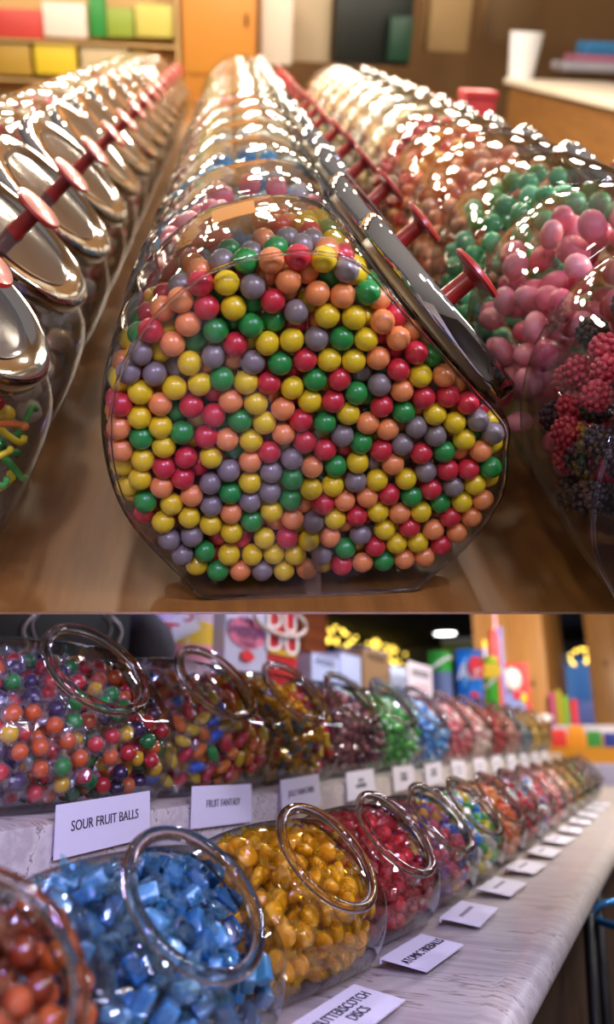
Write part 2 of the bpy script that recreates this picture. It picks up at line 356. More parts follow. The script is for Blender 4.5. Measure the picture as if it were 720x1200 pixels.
def tjar(x, y, label, rz=0, glass=GLASS, knob=KNOBR, sticker=None):
    j = empty('candy_jar', TM(x, y, 0, rz), label, 'jar', 'lidded glass jars on the wooden table')
    b = link('body', body_t, glass, j); over(b, glass)
    l = link('lid', LID, CHROME, j); l['label'] = 'chrome lid'
    lt_ = link('lid_top', LTOP, LGREY, l); lt_['label'] = 'grey brushed top of the lid'
    k = link('knob', KNOB, knob, l); k['label'] = 'red knob'
    if glass is GLASSH: link('face_edge', FEDGE, RIMG, j)
    link('gasket', GASK, pm('gasket_clear', 'c9b48f', rough=.35), j)
    return j
def heap(M, me, mat, label):
    o = link('candy_fill', me, mat, None, M); over(o, mat); return tag(o, label, 'candy', None, 'stuff')

# front jar and its gumballs
J1 = (.092, .934)
jm = TM(J1[0], J1[1], 0, math.radians(2))
tjar(J1[0], J1[1], 'large glass jar full of mixed gumballs at the front of the wooden table', math.radians(2), GLASSH)
RB = .0137
class Shell:
    def __call__(s, X, fn, fd): return (X[:, 1] < -TT / 2 + .072) | (fd - X @ fn < .055)
    def push(s, X, fn, fd):
        deep = (fd - X @ fn) > .06; X[:, 1] = np.where(deep & (X[:, 1] > -TT / 2 + .075), X[:, 1] - .35 * (X[:, 1] + TT / 2 - .075), X[:, 1]); return X
XG, gg = pack(3, 790, RB, SILT, WT, TT, FST, PT, (.52, .0, .82, .775), iters=130, shell=Shell(), wall=.002)
fnv = np.array((.52, 0, .82)) / np.hypot(.52, .82); top = (.775 * WT / np.hypot(.52, .82)) - XG @ fnv
score = np.minimum((XG[:, 1] + TT / 2) / RB, 1.0 + (top - RB) / RB * .8 + (XG[:, 1] + TT / 2) / RB * .22)
order = np.argsort(score)
GC = [('yellow', 'e8c512', .26), ('orange', 'f2904e', .24), ('red', 'cc2432', .22), ('green', '1d8a34', .13), ('grey purple', '857672', .15)]
gm = {n: candy_mat('gumball_' + n.replace(' ', '_'), c, .3, .35, .08) for n, c, _ in GC}
over_me = link('gumball', BALL, gm['yellow']); bpy.data.objects.remove(over_me)
deep = []
for rank, i in enumerate(order):
    M = jm @ Matrix.Translation(XG[i]) @ rot() @ Matrix.Diagonal((RB, RB, RB * rnd.uniform(.93, 1.0), 1))
    if rank < 300:
        q = rnd.random(); a = 0
        for n, c, w in GC:
            a += w
            if q < a: break
        o = link('gumball', BALL, gm[n], None, M); over(o, gm[n])
        tag(o, f'glossy {n} gumball among the mixed gumballs in the front jar', 'candy', f'{n} gumballs in the front jar')
    else: deep.append(jm.inverted() @ M)
dm = merged('deep_gumballs', BALLS, deep)
tag(link('candy_fill', dm, heap_mat('gumball_mix', [c for _, c, w in GC for _ in range(round(w * 12))], .3, .35), None, jm), 'mixed gumballs packed deeper in the front jar behind the visible ones', 'candy', None, 'stuff')

PAL = {'pink': ['e87a8c', 'd9596f', 'f0a0a8'], 'white': ['e9e2d6', 'd8cfc2', 'f3efe6'], 'blue': ['3aa0dc', '67b7e6', 'dfe8ee'], 'peach': ['f09a6a', 'f2b48e', 'e87f50'], 'green': ['3fae6c', '6cc894', '2f9a58'],
       'orange red': ['ee7a3c', 'e04a3a', 'f2b040'], 'red': ['c93038', 'd8484a', 'a8202c'], 'mixed': ['e8c512', 'f08a45', 'cc2432', '1d8a34', 'e9e2d6'], 'cream': ['efd9b0', 'e7c995', 'f5ead0'], 'berry': ['c23040', '3a1420', 'a02038']}
def hp(n): return heap_mat('heap_' + n.replace(' ', '_'), PAL[n])
SP = .29
mid = ['pink', 'blue', 'white', 'cream', 'white', 'pink', 'cream', 'white', 'cream', 'white', 'peach', 'white', 'cream', 'white', 'cream']  # mostly white and cream, putting the whitish glare of the glass into the candy
for k, c in enumerate(mid):
    y = J1[1] + SP * (k + 1)
    tjar(J1[0] + rnd.uniform(-.006, .006), y, f'lidded jar of {c} candy in the middle row, {ORD[k + 1]} from the front', rnd.uniform(-.04, .04))
    heap(TM(J1[0], y), heap_t, hp(c), f'{c} candy filling the {ORD[k + 1]} jar of the middle row')
left = ['mixed', 'cream', 'white', 'red', 'cream', 'pink', 'white', 'cream', 'white', 'red', 'cream', 'white', 'cream', 'white', 'cream']
for k, c in enumerate(left):
    y = .945 + SP * k - .0; x = J1[0] - .576
    tjar(x, y, f'lidded jar of {c} candy in the row at the left, {ORD[k]} from the front', rnd.uniform(-.03, .03))
    if k: heap(TM(x, y), heap_t, hp(c), f'{c} candy filling the {ORD[k]} jar of the left row')
right = ['berry', 'pink', 'green', 'peach', 'orange red', 'red', 'cream', 'white', 'cream', 'white', 'cream', 'white', 'cream', 'white']
RX, RY = J1[0] + .53, .84
for k, c in enumerate(right):
    y = RY + SP * k
    tjar(RX, y, f'lidded jar of {c} candy in the row at the right, {ORD[k]} from the front', rnd.uniform(-.03, .03))
    if k > 1: heap(TM(RX, y), heap_t, hp(c), f'{c} candy filling the {ORD[k]} jar of the right row')
# individual candies in the nearest right-hand jars
def tangent(nrm, g):                                   # lie along the glass: long axis at right angles to the outward direction
    n_ = Vector(nrm).normalized(); x = n_.cross(Vector((g.uniform(-1, 1), g.uniform(-1, 1), g.uniform(-1, 1)))).normalized(); y = n_.cross(x)
    return Matrix(((x.x, y.x, n_.x, 0), (x.y, y.y, n_.y, 0), (x.z, y.z, n_.z, 0), (0, 0, 0, 1))) @ Matrix.Rotation(g.uniform(-.35, .35), 4, 'Y') @ Matrix.Rotation(g.uniform(0, 6.28), 4, 'X')
def fill_individual(M, X, gap, rad, name, shapes, mats, labelf, groupf, view, nmax=100, wrap=None, stuffmat=None, stufflabel='', scl=1.0, flip=False, seed=1, deepest=4.0, wmat=None):
    """visible candies as things (nearest the glass on the seen side first), the rest as one stuff mesh"""
    g = random.Random(seed); ctr = X.mean(0); X = X.copy()
    if flip: X[:, 1] = -X[:, 1]; ctr = X.mean(0)
    d = X - ctr; d = d / (np.linalg.norm(d, axis=1)[:, None] + 1e-9)
    sc = d @ np.array(view) - gap / rad * .45
    order = np.argsort(-sc); Ms = []
    for rank, i in enumerate(order):
        L = Matrix.Translation(X[i]) @ (tangent(d[i], g) if wrap else rot(g)) @ Matrix.Scale(rad * scl * g.uniform(.92, 1.06) * (.88 if wrap else 1), 4)
        if rank < nmax:
            mi = g.randrange(len(mats)); cn, mt = mats[mi]; sh = shapes[mi % len(shapes)]
            o = link(name, sh, mt, None, M @ L); over(o, mt); tag(o, labelf(cn), 'candy', groupf(cn))
            if wrap: w = link('wrapper', wrap, wmat or WRAP, o); over(w, wmat or WRAP); w['label'] = 'crinkled twisted wrapper'
        elif gap[i] < deepest * rad: Ms.append(L)
    if Ms and stuffmat:
        o = link('candy_fill', merged('fill', shapes[0] if shapes[0] in (BRICK, STICK, OVAL, DISC) else LOWB, Ms), stuffmat, None, M); tag(o, stufflabel, 'candy', None, 'stuff')
vt = (-.6, -.7, .35)
XA, ga = pack(21, 255, .0226, SILT, WT, TT, FST, PT, (.3, 0, .95, .80), iters=70)
fill_individual(TM(RX, RY), XA, ga, .021, 'berry_gummy', [BERRY], [('red', candy_mat('berry_red', 'c03348', .5, .1)), ('black', candy_mat('berry_black', '23101a', .5, .1))],
    lambda c: f'{c} bumpy berry gummy in the nearest jar of the right row', lambda c: f'{c} berry gummies in the right row', vt, 90, None, hp('berry'), 'berry gummies deeper in the nearest jar of the right row', 1.0)
fill_individual(TM(RX, RY + SP), XA, ga, .0225, 'gum_drop', [ico(3, .03, (1.1, .95, .8), seed=4, name='gum_drop')], [('pink', candy_mat('drop_pink', 'e2687e', .4, .2)), ('light pink', candy_mat('drop_lpink', 'ee93a0', .4, .2))],
    lambda c: f'{c} sugared drop in the second jar of the right row', lambda c: f'{c} drops in the right row', vt, 95, None, hp('pink'), 'pink drops deeper in the second jar of the right row', .95, True, 5)
def worm(name, seed):
    g = random.Random(seed); bm = bmesh.new(); tube_bm(bm, [(1.2 * math.sin(t * .55 + seed), 1.0 * math.cos(t * .5), (t - 4) * .35) for t in range(9)], .34, 8); return bm_mesh(bm, name, True)
WORM = worm('gummy_worm', 1)
fill_individual(TM(J1[0] - .576, .945), XA, ga, .0225, 'gummy_worm', [WORM], [(n, candy_mat('worm_' + n, c, .35, .3)) for n, c in (('yellow', 'e8cc20'), ('orange', 'ef7a30'), ('green', '3c9a3a'), ('lime', 'b8c832'))],
    lambda c: f'{c} curled gummy in the nearest jar of the left row', lambda c: f'{c} curled gummies in the left row', (.75, -.6, .1), 45, None, hp('mixed'), 'mixed gummies deeper in the nearest jar of the left row', .6, False, 6)
# gold sticker on top of the front jar's glass
bm = bmesh.new(); pts = catmull(SIL, 4); Nn = 8
us = [(-.235 + .09 * i / Nn) for i in range(Nn + 1)]
def topz(u, w):
    g = jar_scale(w / (TT / 2), FST, PT); best = max((q for q in (sq(p_, g) for p_ in pts)), key=lambda q: -abs(q[0] - u) + (0 if q[1] > .5 else -9)); 
    up = [q for q in (sq(p_, g) for p_ in pts) if q[1] > .5]; up.sort(); 
    return float(np.interp(u, [q[0] for q in up], [q[1] for q in up]))
grid = [[bm.verts.new((u * WT, w, topz(u, w) * WT + .003)) for w in (-.106, -.086, -.062)] for u in us]
for a, b in zip(grid, grid[1:]):
    for i in range(2): bm.faces.new((a[i], b[i], b[i + 1], a[i + 1]))
stk = pm('sticker_gold', 'c07a20', rough=.6, spec=.2)
fj = [o for o in bpy.data.objects if o.name == 'candy_jar'][0]
ls = link('sticker', bm_mesh(bm, 'sticker', True), stk, fj); ls['label'] = 'small orange printed label sticker'

# ------------------------------------------------------------------ blurred shop behind the upper table
def tbox(name, px0, py0, px1, py1, Y, depth, mat, label, cat, group=None, bev=.01, parts=None):
    a = T_at(px0, py1, 1, Y); b = T_at(px1, py0, 1, Y)
    o = box(name, (0, 0, 0), (b.x - a.x, depth, b.z - a.z), mat, None, MT @ Matrix.Translation((a.x, Y, a.z)), bev)
    return tag(o, label, cat, group)
def M_(c, r=.6, n=None): return pm(n or ('c_' + c), c, rough=r)
bw = box('wall_back', (-6, 10.2, -4), (8, 10.3, 4), M_('7d5b36', .8), None, MT); bw['kind'] = 'structure'
fl = box('trim_1', (-6, 7.4, -.62), (8, 10.2, -.6), M_('5a3f22', .6), None, MT); fl['kind'] = 'structure'
# shelf unit at the left with packs
def tshelf(px0, px1, Y, zs, mat, label):
    a = T_at(px0, 40, 1, Y).x; b = T_at(px1, 40, 1, Y).x
    e = empty('shelf_unit', TM(a, Y, 0), label, 'shelf')
    for z in zs: box('shelf_board', (0, 0, z - .02), (b - a, .35, z), mat, e, None, .004)
    box('back_panel', (0, .35, -.6), (b - a, .37, 1.4), mat, e); box('side_panel', (-.03, 0, -.6), (0, .37, 1.4), mat, e); box('side_panel', (b - a, 0, -.6), (b - a + .03, .37, 1.4), mat, e)
    box('plinth', (0, .01, -.6), (b - a, .34, -.5), mat, e)
    return e
zs = [T_at(0, 92, 1, 7.9).z, T_at(0, 45, 1, 7.9).z]
tshelf(-30, 206, 7.9, zs, M_('c9a46a', .5), 'pale wooden shelf unit of packs behind the left row of jars')
for i, (a, b_, c, d, col, lab) in enumerate([(-8, 12, 48, 43, 'c9473f', 'red pack on the upper shelf at far left'), (52, 4, 100, 43, 'e9d9cc', 'white pack beside the red pack on the upper shelf'), (106, -5, 122, 43, '2f8a3c', 'narrow green pack on the upper shelf'),
        (126, 10, 156, 43, '8fa33c', 'olive green pack on the upper shelf'), (160, 6, 202, 43, 'c9c060', 'yellow green pack on the upper shelf'), (-5, 52, 34, 87, 'b8923c', 'mustard pack on the lower shelf at far left'),
        (42, 52, 88, 87, 'e6c534', 'bright yellow pack on the lower shelf'), (96, 58, 150, 87, 'cbb58c', 'beige pack on the lower shelf')]):
    tbox('candy_pack', a, b_, c, d, 7.93, .14, M_(col, .4), lab, 'pack', 'packs on the left shelf', .015)
# orange cabinet
a = T_at(214, 85, 1, 7.9); b = T_at(302, -60, 1, 7.9)
cab = empty('wooden_cabinet', MT @ Matrix.Translation((a.x, 7.9, a.z)), 'orange brown wooden cabinet behind the middle row of jars', 'cabinet')
CW_ = M_('c07a2a', .45); w_ = b.x - a.x; h_ = b.z - a.z
box('body', (0, 0, -.6 - a.z), (w_, .5, h_), CW_, cab, None, .01); box('door', (.02, -.02, 0), (w_ - .02, 0, h_ - .03), M_('c98634', .4), cab, None, .006)
box('handle', (w_ * .85, -.04, h_ * .4), (w_ * .88, -.02, h_ * .5), CHROME, [o for o in cab.children if o.name.startswith('door')][0])
tbox('paper_bag', 306, -20, 345, 75, 8.1, .2, M_('d9cdbd', .6), 'tall white paper bag beside the orange cabinet', 'bag', None, .02)
tbox('dark_cupboard', 392, -60, 492, 74, 8.6, .4, M_('0d1713', .4), 'black cupboard behind the right row of jars', 'cupboard', None, .02)
tbox('green_case', 455, 20, 486, 72, 8.4, .12, M_('14402c', .4), 'dark green case in front of the black cupboard', 'case', None, .02)
tbox('cream_box', 340, -40, 392, 72, 8.8, .3, M_('cdbb9c', .6), 'cream carton left of the black cupboard', 'box', None, .02)
tbox('tan_carton', 500, -40, 560, 60, 8.8, .3, M_('a98a5c', .6), 'tan carton right of the black cupboard', 'box', None, .02)
tbox('brown_carton', 566, -40, 640, 50, 9.1, .3, M_('6d5130', .6), 'brown carton above the white counter', 'box', None, .02)
# side counter with white top, parallel to the rows
cz = .27
q0 = T_at(487, 62, 2, cz); q1 = T_at(720, 132, 2, cz); cx0 = .5 * (q0.x + q1.x) 
cn = empty('side_counter', TM(cx0, 0, 0), 'white topped counter with brown wood front at the right side', 'counter')
box('worktop', (-.05, 2.4, cz - .05), (.9, 7.6, cz), M_('e2d3bd', .4), cn, None, .01)
box('front_panel', (0, 2.45, -.6), (.85, 7.55, cz - .05), wood_mat('brown_wood', '9a6a34', '7a4f24', .5), cn)
def tcup(px, pyb, pyt, rpx, mat, label):
    d = MTi.to_3x3() @ wray(px, pyb); k = (cz - TH) / d.z; p = Vector((0, 0, TH + .002)) + d * k; sc = k / F
    h = (pyb - pyt) * sc * 1.0; r = rpx * sc
    return tag(link('paper_cup', lathe_me([(0, 0), (r * .75, 0), (r, h), (r * 1.04, h), (r * 1.04, h * 1.02), (r * .96, h * 1.02), (r * .72, .01), (0, .01)], 'cup', 32), mat, None, MT @ Matrix.Translation(p)), label, 'cup')
tcup(610, 92, 44, 19, M_('e6e8ee', .4), 'white paper cup standing on the side counter')
for i, (px, py, w, h, d, col, lab) in enumerate([(668, 82, .62, .10, .4, 'd8d4e0', 'white folded bag at the bottom of the pile on the side counter'), (690, 66, .5, .07, .34, 'd98aa8', 'pink folded bag in the pile on the side counter'), (705, 52, .5, .13, .3, '4a9ad8', 'blue folded bag on top of the pile on the side counter')]):
    zz = cz + (.001, .103, .175)[i]
    p = T_at(668, 84, 2, cz); o = box('folded_bag', (0, 0, 0), (w, d, h), M_(col, .5), None, MT @ Matrix.Translation((p.x - .1 + i * .12, p.y - .05 + i * .03, zz)), .03, 3); tag(o, lab, 'bag')
ra, rb_ = T_at(548, 110, 1, 3.35), T_at(584, 110, 1, 3.35)
rbx = empty('red_box', TM(ra.x, 3.35, 0), 'tall red box between the right jars and the side counter', 'box')
box('carton', (0, 0, 0), (rb_.x - ra.x, .13, ra.z - .02), M_('b8343a', .4), rbx, None, .006); box('box_lid', (-.004, -.004, ra.z - .02), (rb_.x - ra.x + .004, .134, ra.z + .01), M_('b8343a', .4), rbx, None, .004)

# ================================================================== THE LOWER SHOP (candy counter)
exec_lower = True
SHZ, CZ = 1.1126, .94
# ---- counters
def marble(name):
    m = pm(name, 'cbc2b6', rough=.3, coat=.15); b = m.node_tree.nodes['Principled BSDF']
    tc = nd(m, 'ShaderNodeTexCoord'); mp = nd(m, 'ShaderNodeMapping'); mp.inputs['Scale'].default_value = (1.0, 8, 8); mp.inputs['Rotation'].default_value = (0, 0, .2)
    nz = nd(m, 'ShaderNodeTexNoise'); nz.inputs['Scale'].default_value = 2.1; nz.inputs['Detail'].default_value = 6; nz.inputs['Roughness'].default_value = .55; nz.inputs['Distortion'].default_value = .15
    rp = nd(m, 'ShaderNodeValToRGB'); e = rp.color_ramp.elements; e[0].position = .488; e[0].color = lin('cfc6bb'); e[1].position = .512; e[1].color = lin('cbc2b8')
    n = e.new(.5); n.color = lin('76625a')
    n2 = e.new(.62); n2.color = lin('aea29c'); n3 = e.new(.75); n3.color = lin('cfc6bc'); n4 = e.new(.38); n4.color = lin('b6aaa4'); n5 = e.new(.3); n5.color = lin('d2cac0')
    lk(m, tc.outputs['Object'], mp.inputs[0]); lk(m, mp.outputs[0], nz.inputs['Vector']); lk(m, nz.outputs['Fac'], rp.inputs[0]); lk(m, rp.outputs[0], b.inputs['Base Color']); return m
MARB = marble('marble_laminate'); DARKB = pm('dark_brown_panel', '3a2412', rough=.6)
cn = empty('display_counter', Matrix.Translation((-.5, 0, 0)), 'marble topped stepped counter carrying two rows of open candy jars', 'counter')
def prism_y(name, prof, y0, y1, mat, parent, angle=40):
    bm = bmesh.new(); a = [bm.verts.new((x, y0, z)) for x, z in prof]; b = [bm.verts.new((x, y1, z)) for x, z in prof]; n = len(prof)
    for i in range(n): bm.faces.new((a[i], a[(i + 1) % n], b[(i + 1) % n], b[i]))
    bm.faces.new(a[::-1]); bm.faces.new(b); return link(name, bm_mesh(bm, name, True, angle), mat, parent)
ex = -.188 + .5
rr = .021
nose = [(ex - rr + rr * math.sin(t), CZ - rr + rr * math.cos(t)) for t in [PI * k / 10 for k in range(11)]]
prism_y('worktop', [(-.3, CZ)] + [(ex - rr - .02, CZ), (ex - rr - .012, CZ + .002), (ex - rr - .004, CZ + .001)] + nose + [(ex - .06, CZ - .042), (-.3, CZ - .042)], -.3, 5.2, MARB, cn)
prism_y('upper_shelf', [(-.55, SHZ), (-.165, SHZ), (-.152, SHZ - .004), (-.15, SHZ - .012), (-.15, CZ), (-.55, CZ)], -.3, 5.2, MARB, cn)
box('base_panel', (-.5, -.25, 0), (ex - .12, 5.15, CZ - .042), DARKB, cn)
# third tier behind the jars
t3 = 1.30
tr = box('back_shelf', (-1.75, 1.0, .0), (-1.06, 7.2, t3), pm('shelf_dark', '30221a', rough=.6), None, None, .006); tag(tr, 'dark raised back shelf carrying boxes and canisters behind the jars', 'shelf')

# ---- jars
def open_jar_set(W, T, sil=SILR, fs=.80, p=2.2, rn=.29):
    R = rn * W
    body, _ = jar_body('open_jar_body', sil, W, T, fs, p, R, [(R * .985, .02 * W), (R * .97, .055 * W), (R * .985, .075 * W)])
    a = M_axis(W); z = .085 * W; t = .05 * W
    t = .058 * W
    pf = [(R * .985 + t * .62 * math.cos(k) + .012 * W, z + t * .55 * math.sin(k)) for k in [2 * PI * i / 14 for i in range(14)]]
    rim = lathe_me(pf, 'rim', 64, a, True, None or 180)
    return body, rim
WL, TL = .172, .218
WU, TU = .22, .285
lb, lr = open_jar_set(WL, TL, rn=.365); ub, ur = open_jar_set(WU, TU, rn=.33)
def ojar(M, body, rim, label, group):
    j = empty('candy_jar', M, label, 'jar', group); link('body', body, GLASSO, j); r = link('rim', rim, RIMG, j); r['label'] = 'thick clear glass rim'; return j
RL, RU = .0120, .0128
XL, gl_ = pack(31, 290, RL, SILR, WL, TL, .80, 2.2, (.22, 0, .97, .86), iters=80, wall=.003)
XU, gu_ = pack(32, 560, RU, SILR, WU, TU, .80, 2.2, (.22, 0, .97, .85), iters=70, wall=.003)
heap_l = merged('heap_l', LOWB, [Matrix.Translation(XL[i]) @ rot() @ Matrix.Diagonal((RL, RL * .95, RL * .8, 1)) for i in range(len(XL)) if gl_[i] < 3 * RL])
heap_u = merged('heap_u', LOWB, [Matrix.Translation(XU[i]) @ rot() @ Matrix.Diagonal((RU, RU * .95, RU * .8, 1)) for i in range(len(XU)) if gu_[i] < 3 * RU])
def fringe(name, X, gap, r):                           # clear wrapper scraps between the far candies
    return merged(name, wrapper_me('w_low', (1.1, .9, .9), 12, 1.2), [Matrix.Translation(X[i]) @ rot() @ Matrix.Scale(r * .38, 4) for i in range(len(X)) if 1.08 * r < gap[i] < 2.4 * r][:150], False)
fr_l = fringe('fr_l', XL, gl_, RL); fr_u = fringe('fr_u', XU, gu_, RU)
def far_fill(M, me, fr, cols, nm, label):
    o = heap(M, me, heap_mat('heap_' + nm, cols), label); w = link('wrapper', fr, WRAP, o); w['kind'] = 'stuff'
vl = (.62, -.62, .48)
def cm(n, c, **k): return candy_mat('hard_' + n, c, .22, .6)
def mats(d, pre): return [(n, cm(pre + '_' + n.replace(' ', '_'), c)) for n, c in d]
LX = -.442
lower = [
 ('brown and amber wrapped candy', 'root_barrel', [BALLS], mats([('amber', 'b04a10'), ('brown', '6a240a'), ('orange', 'cc5c14')], 'rb'), W_BALL, 60, ['b4521a', '7a2f12']),
 ('light and dark blue wrapped candy', 'blue_candy', [BRICK], mats([('blue', '176090'), ('pale blue', '93c6e0'), ('dark blue', '0a2036'), ('sky blue', '3a88b4')], 'bl'), W_BRICK, 85, ['1a5880', '0e3454', '4c94bc']),
 ('yellow butterscotch discs', 'butterscotch_disc', [DISC], mats([('golden yellow', 'f0b208'), ('amber yellow', 'e4a000')], 'bs'), W_DISC, 95, ['d89a14', 'c2840c']),
 ('red wrapped balls', 'red_candy_ball', [BALLS], mats([('red', 'd01424'), ('dark red', '94081c'), ('rose red', 'dc3848')], 'fb'), W_BALL, 95, ['b81c2c', '8e1426']),
 ('mixed coloured wrapped balls', 'wrapped_ball', [BALLS], mats([('red', 'c8283a'), ('yellow', 'e8c020'), ('purple', '6a3a7c'), ('pink', 'd8607c'), ('blue', '3a62b4')], 'mx'), W_BALL, 90, ['c8283a', 'e8c020', '6a3a7c', '3a62b4', 'd8607c']),
]
for k in range(15):
    y = (.43, .665)[k] if k < 2 else .95 + .25 * (k - 2); M = Matrix.Translation((LX, y, CZ + .001)) @ Matrix.Rotation(math.radians(-11) + rnd.uniform(-.02, .02), 4, 'Z')
    if k < 5:
        d, nm, sh, mt, wr, nmax, hc = lower[k]
        ojar(M, lb, lr, f'open glass jar of {d} in the front row', 'open jars in the front row')
        fill_individual(M, XL, gl_, RL, nm, sh, mt, lambda c, d=d, k=k: f'{c} candy in the front row jar of {d}', lambda c, d=d: f'{c} candies of the {d} jar', vl, nmax, wr,
                        heap_mat('heap_lo%d' % k, hc), f'{d} deeper in the {ORD[k]} front row jar', .97, k % 2 == 1, 40 + k, wmat=[cellophane('film_amber', (.75, .42, .22)), cellophane('film_blue', (.34, .62, .76)), cellophane('film_gold', (.98, .74, .08)), cellophane('film_red', (.88, .22, .22)), cellophane('film_pink', (.85, .6, .6), .2)][k])
    else:
        d, hc = [('yellow and blue candy', ['e0c828', '3a8ad0', '4aa848', 'e8e4da']), ('orange candy', ['e0702a', 'd85a20', 'e89a50']), ('dark red candy', ['a01c30', 'c02c40', '701424']), ('blue and red candy', ['2a70c8', 'd03040', 'e0e0e8']),
                 ('pale red candy', ['d86060', 'e8a0a0', 'c03a40']), ('pale mixed candy', ['d8d0c0', 'c8a890', 'd87068']), ('green and gold candy', ['6a9a3a', 'd0b030', 'c84830']), ('gold and brown candy', ['c09030', '8a5a28', '4a7a30']), ('red and green candy', ['b03030', '508a3a', 'd0c0a0']), ('plum coloured candy', ['8a4a5a', 'b08090', '6a5a80'])][k - 5]
        ojar(M, lb, lr, f'open glass jar of {d}, {ORD[k]} in the front row', 'open jars in the front row')
        far_fill(M, heap_l, fr_l, hc, 'l%d' % k, f'{d} filling the {ORD[k]} jar of the front row')
UX = -.766
upper = [
 ('sour fruit balls', 'sour_ball', [BALLS], mats([('red', 'd01c24'), ('yellow', 'e0b010'), ('green', '0c8a30'), ('purple', '34164a'), ('orange', 'da5a14')], 'sb') + mats([('red', 'd01c24'), ('orange', 'da5a14'), ('yellow', 'e0b010'), ('red', 'd01c24')], 'sb'), W_BALL, 100, ['b42a2c', 'c89a20', '1c6a2e', '341e40', 'c25a24']),
 ('mixed fruit candies', 'fruit_candy', [OVAL], mats([('orange', 'ee7a10'), ('yellow', 'e8c410'), ('red', 'd82430'), ('blue', '1060d0'), ('green', '10a030')], 'ff') + mats([('orange', 'ee7a10'), ('yellow', 'e8c410'), ('orange', 'ee7a10'), ('red', 'd82430')], 'ff'), W_OVAL, 95, ['d87a28', 'd8b828', 'c83a3a', 'd87a28']),
 ('yellow wrapped chew sticks', 'chew_stick', [STICK], mats([('yellow', 'd8a51a'), ('red', 'bc2a34'), ('blue', '2a5a9a'), ('dark yellow', 'b8861a')], 'jr'), W_STICK, 95, ['c89818', 'a82830', 'b0841a', '5a2430']),
 ('dark raspberry candies', 'raspberry_candy', [BALLS], mats([('maroon', '7a2a3a'), ('rose brown', 'a05a64'), ('plum', '5a2440')], 'rp'), W_BALL, 80, ['6a2434', '904a54', '4e2038']),
 ('green mint candies', 'mint_candy', [DISC], mats([('green', '2f9a3a'), ('pale mint', 'cfe0cc'), ('bright green', '52b84a')], 'gm'), W_DISC, 80, ['2f9a3a', 'c8dcc8', '52b84a']),
]
for k in range(13):
    y = .91 + .317 * k; M = Matrix.Translation((UX, y, SHZ + .001)) @ Matrix.Rotation(math.radians(-11) + rnd.uniform(-.02, .02), 4, 'Z')
    if k < 5:
        d, nm, sh, mt, wr, nmax, hc = upper[k]
        ojar(M, ub, ur, f'open glass jar of {d} in the back row on the raised shelf', 'open jars in the back row')
        fill_individual(M, XU, gu_, RU, nm, sh, mt, lambda c, d=d, k=k: f'{c} candy in the back row jar of {d}', lambda c, d=d: f'{c} candies of the {d} jar', vl, nmax, wr,
                        heap_mat('heap_up%d' % k, hc), f'{d} deeper in the {ORD[k]} back row jar', .97, k % 2 == 1, 60 + k, 3.0, [None, None, cellophane('film_yellow', (.85, .55, .08)), cellophane('film_rose', (.7, .42, .45)), cellophane('film_green', (.5, .85, .5), .2)][k])
    else:
        d, hc = [('blue mint candy', ['3a8ad8', 'd0e0f0', '5aa8e8']), ('pink mint candy', ['d87a84', 'ecd8d4', 'd05a6a']), ('pale pink candy', ['e0a8a4', 'd88a88', 'f0dcd4']), ('dark red candy', ['8a1c24', 'b82c34', 'c84a4a']), ('salmon candy', ['c87a6a', 'b05a50', 'd8a898']),
                 ('blue and green candy', ['2a6a9a', '3a8a6a', 'a0a0a8']), ('gold wrapped candy', ['d8a020', 'c08818', 'e8c860']), ('amber candy', ['b88a28', 'a06a20', 'd0b060'])][k - 5]
        ojar(M, ub, ur, f'open glass jar of {d}, {ORD[k]} in the back row', 'open jars in the back row')
        far_fill(M, heap_u, fr_u, hc, 'u%d' % k, f'{d} filling the {ORD[k]} jar of the back row')

# ---- name cards
CARD = pm('card_white', 'd6d0d8', rough=.6); INK = pm('ink', '24222a', rough=.7); INKG = pm('ink_faint', '8a848c', rough=.7)
def print_bars(parent, M, n, w, h):
    bm = bmesh.new()
    for i in range(n): box_bm(bm, (-w / 2 * (1 - .15 * (i % 2)), -h * .4 + i * -h * 2.2, 0), (w / 2 * (1 - .15 * (i % 2)), h * .4 - i * h * 2.2, .0003))
    o = link('print', bm_mesh(bm, 'print', False), INKG, parent, M); return o
RX_ = Matrix(((0, 0, 1, 0), (1, 0, 0, 0), (0, 1, 0, 0), (0, 0, 0, 1)))      # text x along +Y, up +Z, facing +X
ut = ['SOUR FRUIT BALLS', 'FRUIT FANTASY', 'JOLLY RANCHERS', 'FILLED\nRASPBERRIES', 'STARLIGHT\nSPEARMINT', 'STARLIGHT\nPEPPERMINT']
uy = [.88, 1.165, 1.455, 1.77, 2.08, 2.36, 2.65, 2.95, 3.25, 3.55, 3.85, 4.15, 4.45]
for k, y in enumerate(uy):
    wd = .182 if k < 2 else .17; hh = .055
    M = Matrix.Translation((-.644, y, 1.076)) @ Matrix.Rotation(math.radians(-3), 4, 'Y') @ Matrix.Rotation(rnd.uniform(-.03, .03), 4, 'X')
    nm_ = ut[k].replace('\n', ' ').lower() if k < 6 else None
    c = empty('name_card', M, f'white card reading {nm_} at the front edge of the raised shelf' if nm_ and k not in (1, 2) else (('white name card in front of the jar of yellow chew sticks' if k == 2 else 'white name card in front of the jar of mixed fruit candies') if k in (1, 2) else f'small white name card on the raised shelf edge, {ORD[k]} along the row'), 'card', 'name cards along the raised shelf')
    box('panel', (0, -wd / 2, 0), (.0014, wd / 2, hh), CARD, c)
    box('folded_leg', (-.0005, -wd / 2, 0), (.0, wd / 2, hh * .3), CARD, c)
    if k < 6: text(ut[k], .0155 if k < 1 else (.0145 if k < 3 else .0115), INK, c, Matrix.Translation((.0017, 0, hh * .55)) @ RX_, sx=1.0)
    else: print_bars(c, Matrix.Translation((.0017, 0, hh * .6)) @ RX_, 2, wd * .5, .006)
